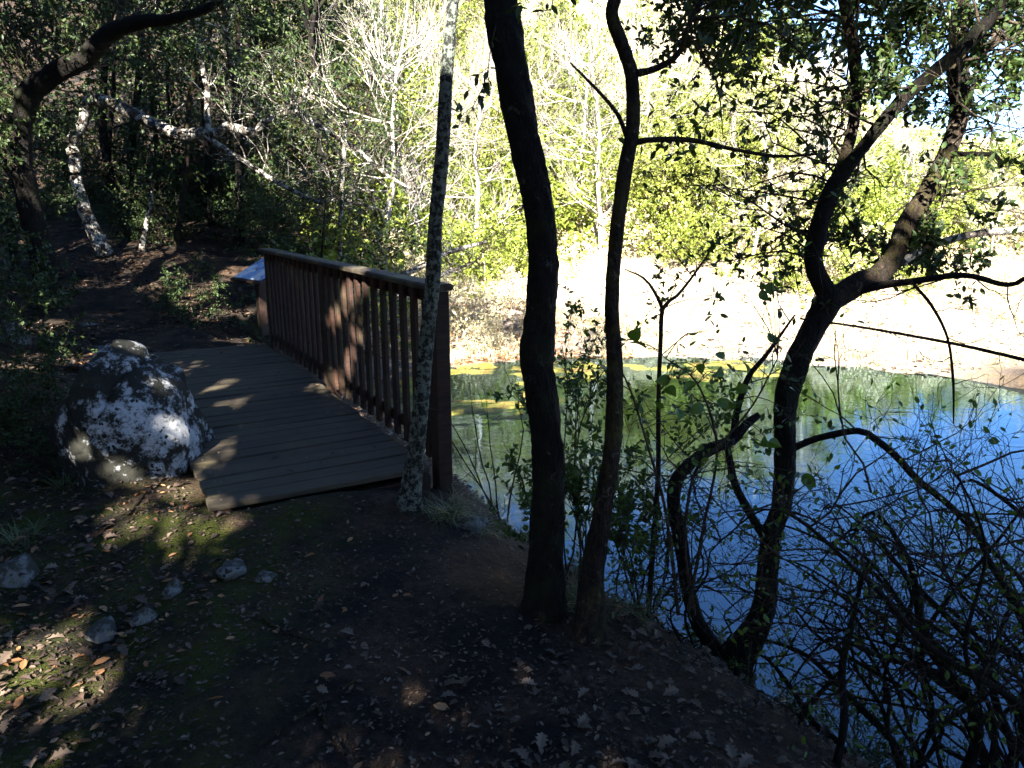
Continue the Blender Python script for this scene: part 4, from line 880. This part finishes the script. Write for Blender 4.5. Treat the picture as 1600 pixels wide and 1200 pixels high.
shade = [(-5.6, 15.0, 9.2, 2.3, 2.4, 2.4, 9000, 'tall slim dark trunk added for shade in the wood right of the crooked tree', .07), (-8.7, 12.6, 9.4, 2.6, 2.2, 2.4, 9000, 'tall slim dark trunk added for shade in the wood left of the crooked tree', .08), (-7.0, 17.0, 10.0, 2.8, 2.4, 2.4, 8000, 'tall dark trunk added for shade deep in the wood behind the crooked tree', .09), (-4.0, 15.2, 8.6, 1.7, 1.8, 2.0, 7000, 'tall dark trunk added for shade in the wood behind the far railing end', .07), (-4.6, 5.6, 6.9, 1.9, 1.9, 1.7, 9000, 'unseen oak crown added for shade, reaching over the path from the left edge'), (-6.9, 8.4, 7.6, 2.3, 2.1, 2.0, 10000, 'unseen oak crown added for shade, overhanging the crooked tree from above'), (-10.5, 9.0, 7.4, 2.4, 2.2, 2.4, 8000, 'oak left of the wood beyond the picture edge'), (-6.2, 2.2, 8.8, 3.2, 2.8, 2.8, 18000, 'tall unseen oak added for shade over the path left of the viewer'), (-9.6, 4.6, 8.8, 3.2, 2.8, 3.0, 17000, 'tall unseen oak added for shade at the left in front of the wood edge'), (-13.0, 5.5, 8.0, 3.0, 2.8, 3.0, 9000, 'tall oak far out at the left of the wood'), (-3.2, .2, 7.4, 2.4, 2.0, 2.0, 9000, 'tall unseen oak added for shade above the left side of the path'), (-1.1, -.9, 4.5, 2.2, 1.5, 1.3, 9000, 'unseen oak added for shade just behind the viewer, spreading over the path'), (-4.0, .9, 4.8, 2.0, 1.7, 1.5, 9000, 'unseen oak added for shade at the left shoulder of the viewer'), (2.6, -1.2, 4.3, 2.2, 1.5, 1.3, 8000, 'unseen oak added for shade at the right shoulder of the viewer'), (-1.5, -4.6, 5.2, 3.0, 2.2, 2.4, 17000, 'broad oak crown behind the viewer over the path'), (2.4, -4.2, 4.8, 3.0, 2.2, 2.4, 17000, 'oak behind the viewer on the pond side'), (-5.4, -3.0, 5.6, 3.0, 2.6, 2.8, 17000, 'oak behind the viewer on the left'), (.4, -8.0, 7.2, 3.6, 2.6, 2.6, 14000, 'tall oak farther back behind the viewer'), (-4.4, -8.2, 7.6, 3.4, 2.6, 2.8, 13000, 'tall oak far back on the left behind the viewer'), (5.6, -7.0, 6.4, 3.2, 2.6, 2.8, 13000, 'tall oak far back on the pond side'), (-7.6, .6, 6.0, 3.0, 3.0, 2.8, 15000, 'oak beside the viewer left of the path'), (-11.0, 1.0, 6.6, 3.2, 3.2, 3.2, 13000, 'oak farther left of the path outside the wood edge'), (-9.0, -5.5, 8.0, 3.4, 3, 3.2, 12000, 'tall oak behind left of the path'), (6.4, -2.6, 4.6, 2.6, 2.2, 2.4, 11000, 'low oak at the right behind the viewer')]  # slim wood trunks, overhead crowns and closer oaks are added to deepen the shade
for q, (x, y, zc, rx, ry, rz_, num, lb, *tr_) in enumerate(shade):
    tr_ = tr_[0] if tr_ else .17
    num = int(num * 1.8)
    rg = np.random.default_rng(600 + q); z0 = gz(x, y); t = thing('shade_oak', lb, 'tree', (x, y, z0), 'oaks behind the viewer'); o = np.array([x, y, z0])
    pts = np.array([(x, y, z0 - .2), (x + .1, y, z0 + zc * .35), (x - .1, y + .1, z0 + zc * .7), (x, y, zc + .5)]); P = catmull(pts, .3); b = MB(); tubes(b, [(P, np.linspace(tr_, tr_ * .45, len(P)))], 10, rg, .06); b.build('trunk', M['bark_dark'], t, origin=o)
    cl = nrm(rg.normal(0, 1, (70, 3))) * rg.uniform(.25, 1, (70, 1)) ** .4 * np.array([rx, ry, rz_]) + np.array([x, y, zc]); tub = []
    for c_ in cl:
        p = P[int(len(P) * rg.uniform(.5, .98))]; mid = (p + c_) / 2 + rg.normal(0, .2, 3); tub.append((catmull(np.array([p, mid, c_]), 10)[:5], None))
    b = MB(); tubes(b, [(pp, np.linspace(.045, .008, len(pp))) for pp, _ in tub], 5); b.build('branches', M['bark_dark'], t, origin=o)
    L = cl[rg.integers(0, len(cl), num)] + rg.normal(0, .42, (num, 3))
    ok = carve(L) & limit(L) & ~inframe(L, 60) & (L[:, 2] > 1.9); L = L[ok]
    b = MB(); leaves(b, L, rg.normal(0, 1, (len(L), 3)), rg.uniform(.09, .15, len(L)), rg, 'simple'); b.build('crown', M['leaf_dark'], t, smooth=False, origin=o)

# ------------------------------------------------------------------ leaf litter, twigs, dry grass
rg = np.random.default_rng(900)
def deck_mask(x, y):
    s = (x + .33) * -.4993 + (y - 3.95) * .8664; p = (x + .33) * .8664 + (y - 3.95) * .4993
    return (s > .1) & (s < 5.2) & (p > -1.36) & (p < .12)
def scatter(num, xr, yr, dens, rg):
    x = rg.uniform(*xr, num); y = yr[0] + (yr[1] - yr[0]) * rg.uniform(0, 1, num) ** 1.3
    k = (rg.uniform(0, 1, num) < dens(x, y)) & (pond_sd(x, y) > .05) & ~deck_mask(x, y); return x[k], y[k]
def clumpy(x, y): return np.clip(.45 + .5 * np.sin(1.7 * x + .6 * y) * np.sin(1.3 * y - .5 * x) + .35 * np.sin(4.1 * x + 2) * np.sin(3.7 * y), .06, 1)
def path_bare(x, y): return 1 - .75 * smooth(1.0, .35, np.abs(x + .55 + .15 * (y - 2))) * smooth(4.0, 3.3, y)
def litter(name, label, num, xr, yr, size, mat, shape, seed, dens):
    rg = np.random.default_rng(seed); x, y = scatter(num, xr, yr, dens, rg); z = H(x, y) + rg.uniform(.002, .014, len(x)); a = rg.uniform(0, 6.28, len(x))
    b = MB(); leaves(b, np.column_stack([x, y, z]), np.column_stack([np.cos(a), np.sin(a), rg.normal(.05, .22, len(x))]), np.clip(rg.lognormal(-.05, .38, len(x)), .4, 1.5) * size, rg, shape, 2.2)
    o = b.build(name, mat, smooth=False); return tag(o, label, 'leaf litter', kind='stuff')
dn = lambda x, y: np.clip(clumpy(x, y) * path_bare(x, y) + .45 * smooth(.1, .6, x), 0, 1)
litter('oak_leaf_litter', 'curled dead oak leaves scattered over the path and bank', 8000, (-4.5, 2.2), (1.3, 6.5), .046, M['leaf_dead'], 'oak', 901, dn)
litter('reddish_leaf_litter', 'reddish fallen leaves along the boardwalk and under the wood', 9000, (-9, -.2), (1.5, 15), .045, M['leaf_dead_red'], 'leaf', 902, dn)
litter('small_leaf_litter', 'small pale dead leaves and bits of leaf on the dark soil', 75000, (-5, 2.4), (1.2, 8), .02, M['leaf_dead'], 'leaf', 903, lambda x, y: .35 + .5 * clumpy(x, y))
litter('wood_leaf_litter', 'brown leaf litter on the floor of the shaded wood', 26000, (-14, -1.5), (6, 20), .085, M['leaf_dead'], 'leaf', 904, clumpy)
litter('bank_leaf_litter', 'pale leaf litter on the far bank', 14000, (-2.5, 11), (11, 19), .08, M['leaf_dead'], 'leaf', 905, lambda x, y: clumpy(x, y) * .7)
litter('russet_bank_litter', 'russet leaf litter on the slope behind the near railing post', 12000, (-2.5, 2.2), (11.6, 15.5), .08, M['leaf_dead_red'], 'leaf', 906, lambda x, y: clumpy(x * 1.4, y * 1.4) * .8)
rg = np.random.default_rng(940); k = 90; uu = rg.uniform(.25, 5, k); vv = rg.uniform(-1.3, -.1, k); th = rg.uniform(0, 6.28, k)
b = MB(); leaves(b, np.column_stack([-.33 - .4993 * uu + .8664 * vv, 3.95 + .8664 * uu + .4993 * vv, np.full(k, .108)]), np.column_stack([np.cos(th), np.sin(th), rg.normal(.05, .1, k)]), rg.uniform(.02, .055, k), rg, 'oak', 2.5)
tag(b.build('boardwalk_leaf_litter', M['leaf_dead'], smooth=False), 'few dead leaves lying on the boardwalk planks', 'leaf litter', kind='stuff')
# fallen sticks
rg = np.random.default_rng(950)
for lb, pts in (('long thin fallen stick lying across the dirt at lower centre', [(400, 1165, 0, 5), (490, 1105, 0, 5), (560, 1060, 0, 4)]), ('short fallen stick branching off the long stick', [(495, 1100, 0, 5), (515, 1140, 0, 4), (540, 1180, 0, 4)]), ('thin fallen twig left of the bare dirt', [(400, 960, 0, 4), (450, 990, 0, 4), (500, 1003, 0, 3)]), ('thin pale dead twig leaning at the foot of the boulder', [(200, 805, 0, 3), (228, 770, 0, 3), (240, 755, 0, 2)])):
    P = []
    for px, py, _, w in pts:
        q = atz(px, py, 0)
        for _k in range(5): q = atz(px, py, gz(q[0], q[1]) + .012)
        P.append([*q, .5 * w * np.linalg.norm(q - EYE) / FPX])
    Cc = catmull(P, .04); b = MB(); tubes(b, [(Cc[:, :3], Cc[:, 3])], 6, rg, .1); tag(b.build('fallen_stick', M['bark_brown'], origin=Cc[0, :3]), lb, 'stick')
for lb, pts in (('grey fallen branch behind the railing near the lichen trunk', [(560, 450, 12.0, 9), (640, 425, 12.2, 9), (700, 395, 12.5, 8), (760, 378, 12.8, 5)]), ('second grey fallen branch lower behind the railing', [(610, 470, 11.8, 8), (690, 430, 12.0, 7), (740, 410, 12.2, 4)])):
    P, r = limb_path(pts, .1); t = thing('fallen_branch', lb, 'branch', P[0]); b = MB(); tubes(b, [(P, r)], 8, rg, .08); b.build('limb', M['bark_pale'], t, origin=P[0])
    tub = []; 
    for k in range(10):
        grow(rg, P[int(len(P) * rg.uniform(.2, .98))], (rg.uniform(-1, 1), rg.uniform(-1, .5), rg.uniform(-.2, 1)), rg.uniform(.4, 1.0), .012, 2, dict(n=5, kids=(2, 4)), tub, [])
    foliage(t, tub, [], M['bark_pale'], None, .1, rg)
# bright algae mats lying in the sunlit shallows
n = 380; ax = np.linspace(-2.2, 6.5, n); ay = np.linspace(6.6, 12.6, n); AX, AY = np.meshgrid(ax, ay)
def fbm(x, y, seed, f0=1.2, o=5):
    r = np.random.default_rng(seed); z = 0 * x; tot = 0
    for k in range(o):
        for _ in range(3):
            a = r.uniform(0, 6.28); f = f0 * 2 ** k * r.uniform(.8, 1.25); z = z + np.sin(f * (x * np.cos(a) + y * np.sin(a)) + r.uniform(0, 6.28)) / 1.7 ** k; tot += 1 / 1.7 ** k / 1.7
    return z / tot
msk = smooth(6.6, 8.4, AY + .5 * fbm(AX, AY, 31, .8)) * smooth(1.3, .3, AX - 1.0 * smooth(8.5, 10.5, AY) - 3.2 * smooth(9.4, 10.6, AY)) + .75 * np.exp(-((AX - 3.5) / .55) ** 2 - ((AY - 8.8) / .8) ** 2)
AZ = WZ - .063 + .05 * np.clip(msk, 0, 1.1) + .03 * fbm(AX, AY, 33, 2.6, 3) + .022 * fbm(AX * .7, AY * 1.6, 34, 8, 3) + np.random.default_rng(5).normal(0, .003, AX.shape)
keep = (AZ > WZ - .05) & (pond_sd(AX, AY) < .1)
i, j = np.meshgrid(np.arange(n - 1), np.arange(n - 1), indexing='ij'); a = (i * n + j).ravel(); kf = keep[:-1, :-1].ravel() & keep[1:, 1:].ravel(); a = a[kf]
m, nt, out = new_mat('algae'); v = coords(nt)
c = mix(nt, ramp(nt, noise(nt, 5, coords(nt, 'pos', (.6, 1.8, 1)), 9, .82), [(.36, g(0)), (.6, g(1))]), (.04, .036, .01), (.17, .16, .025))
c = mix(nt, ramp(nt, noise(nt, 2.6, v, 6, .7), [(.5, g(0)), (.64, g(.75))]), c, (.16, .09, .03))
finish(nt, out, c, .6, noise(nt, 30, v, 5, .7), .03, 1.0, .3)
b = MB(); b.add(np.stack([AX, AY, AZ], -1).reshape(-1, 3), np.stack([a, a + 1, a + n + 1, a + n], -1)); tag(b.build('algae_mat', m), 'yellow-green algae mats in the sunlit shallows by the far shore', 'algae', kind='stuff')
# dry grass blades on the far bank, green ones in the shallows' edge
def blades(name, label, num, xr, yr, L, mat, seed, dens):
    rg = np.random.default_rng(seed); x, y = scatter(num, xr, yr, dens, rg); z = H(x, y); n = len(x); a = rg.uniform(0, 6.28, n); l = L * rg.uniform(.4, 1.2, n)
    s = np.column_stack([-np.sin(a), np.cos(a), 0 * a]) * .006; d = np.column_stack([np.cos(a) * .35, np.sin(a) * .35, np.ones(n)]); b0 = np.column_stack([x, y, z - .01])
    m1 = b0 + d * (l * .5)[:, None]; t1 = b0 + (d * np.array([2.2, 2.2, .85])) * l[:, None]
    V = np.stack([b0 - s, b0 + s, m1 - s * .7, m1 + s * .7, t1], 1); off = (np.arange(n) * 5)[:, None]
    b = MB(); b.add(V.reshape(-1, 3), off + np.array([[0, 1, 3, 2]]), off + np.array([[2, 3, 4]])); return tag(b.build(name, mat, smooth=False), label, 'grass', kind='stuff')
blades('dry_grass', 'dry straw grass on the sunlit far bank', 26000, (-3, 14), (11.3, 22), .22, M['grass_dry'], 960, lambda x, y: clumpy(x * .7, y * .7) * (1 - .7 * smooth(0, 1, x) * smooth(19, 16, y) * smooth(7, 5.5, x)))
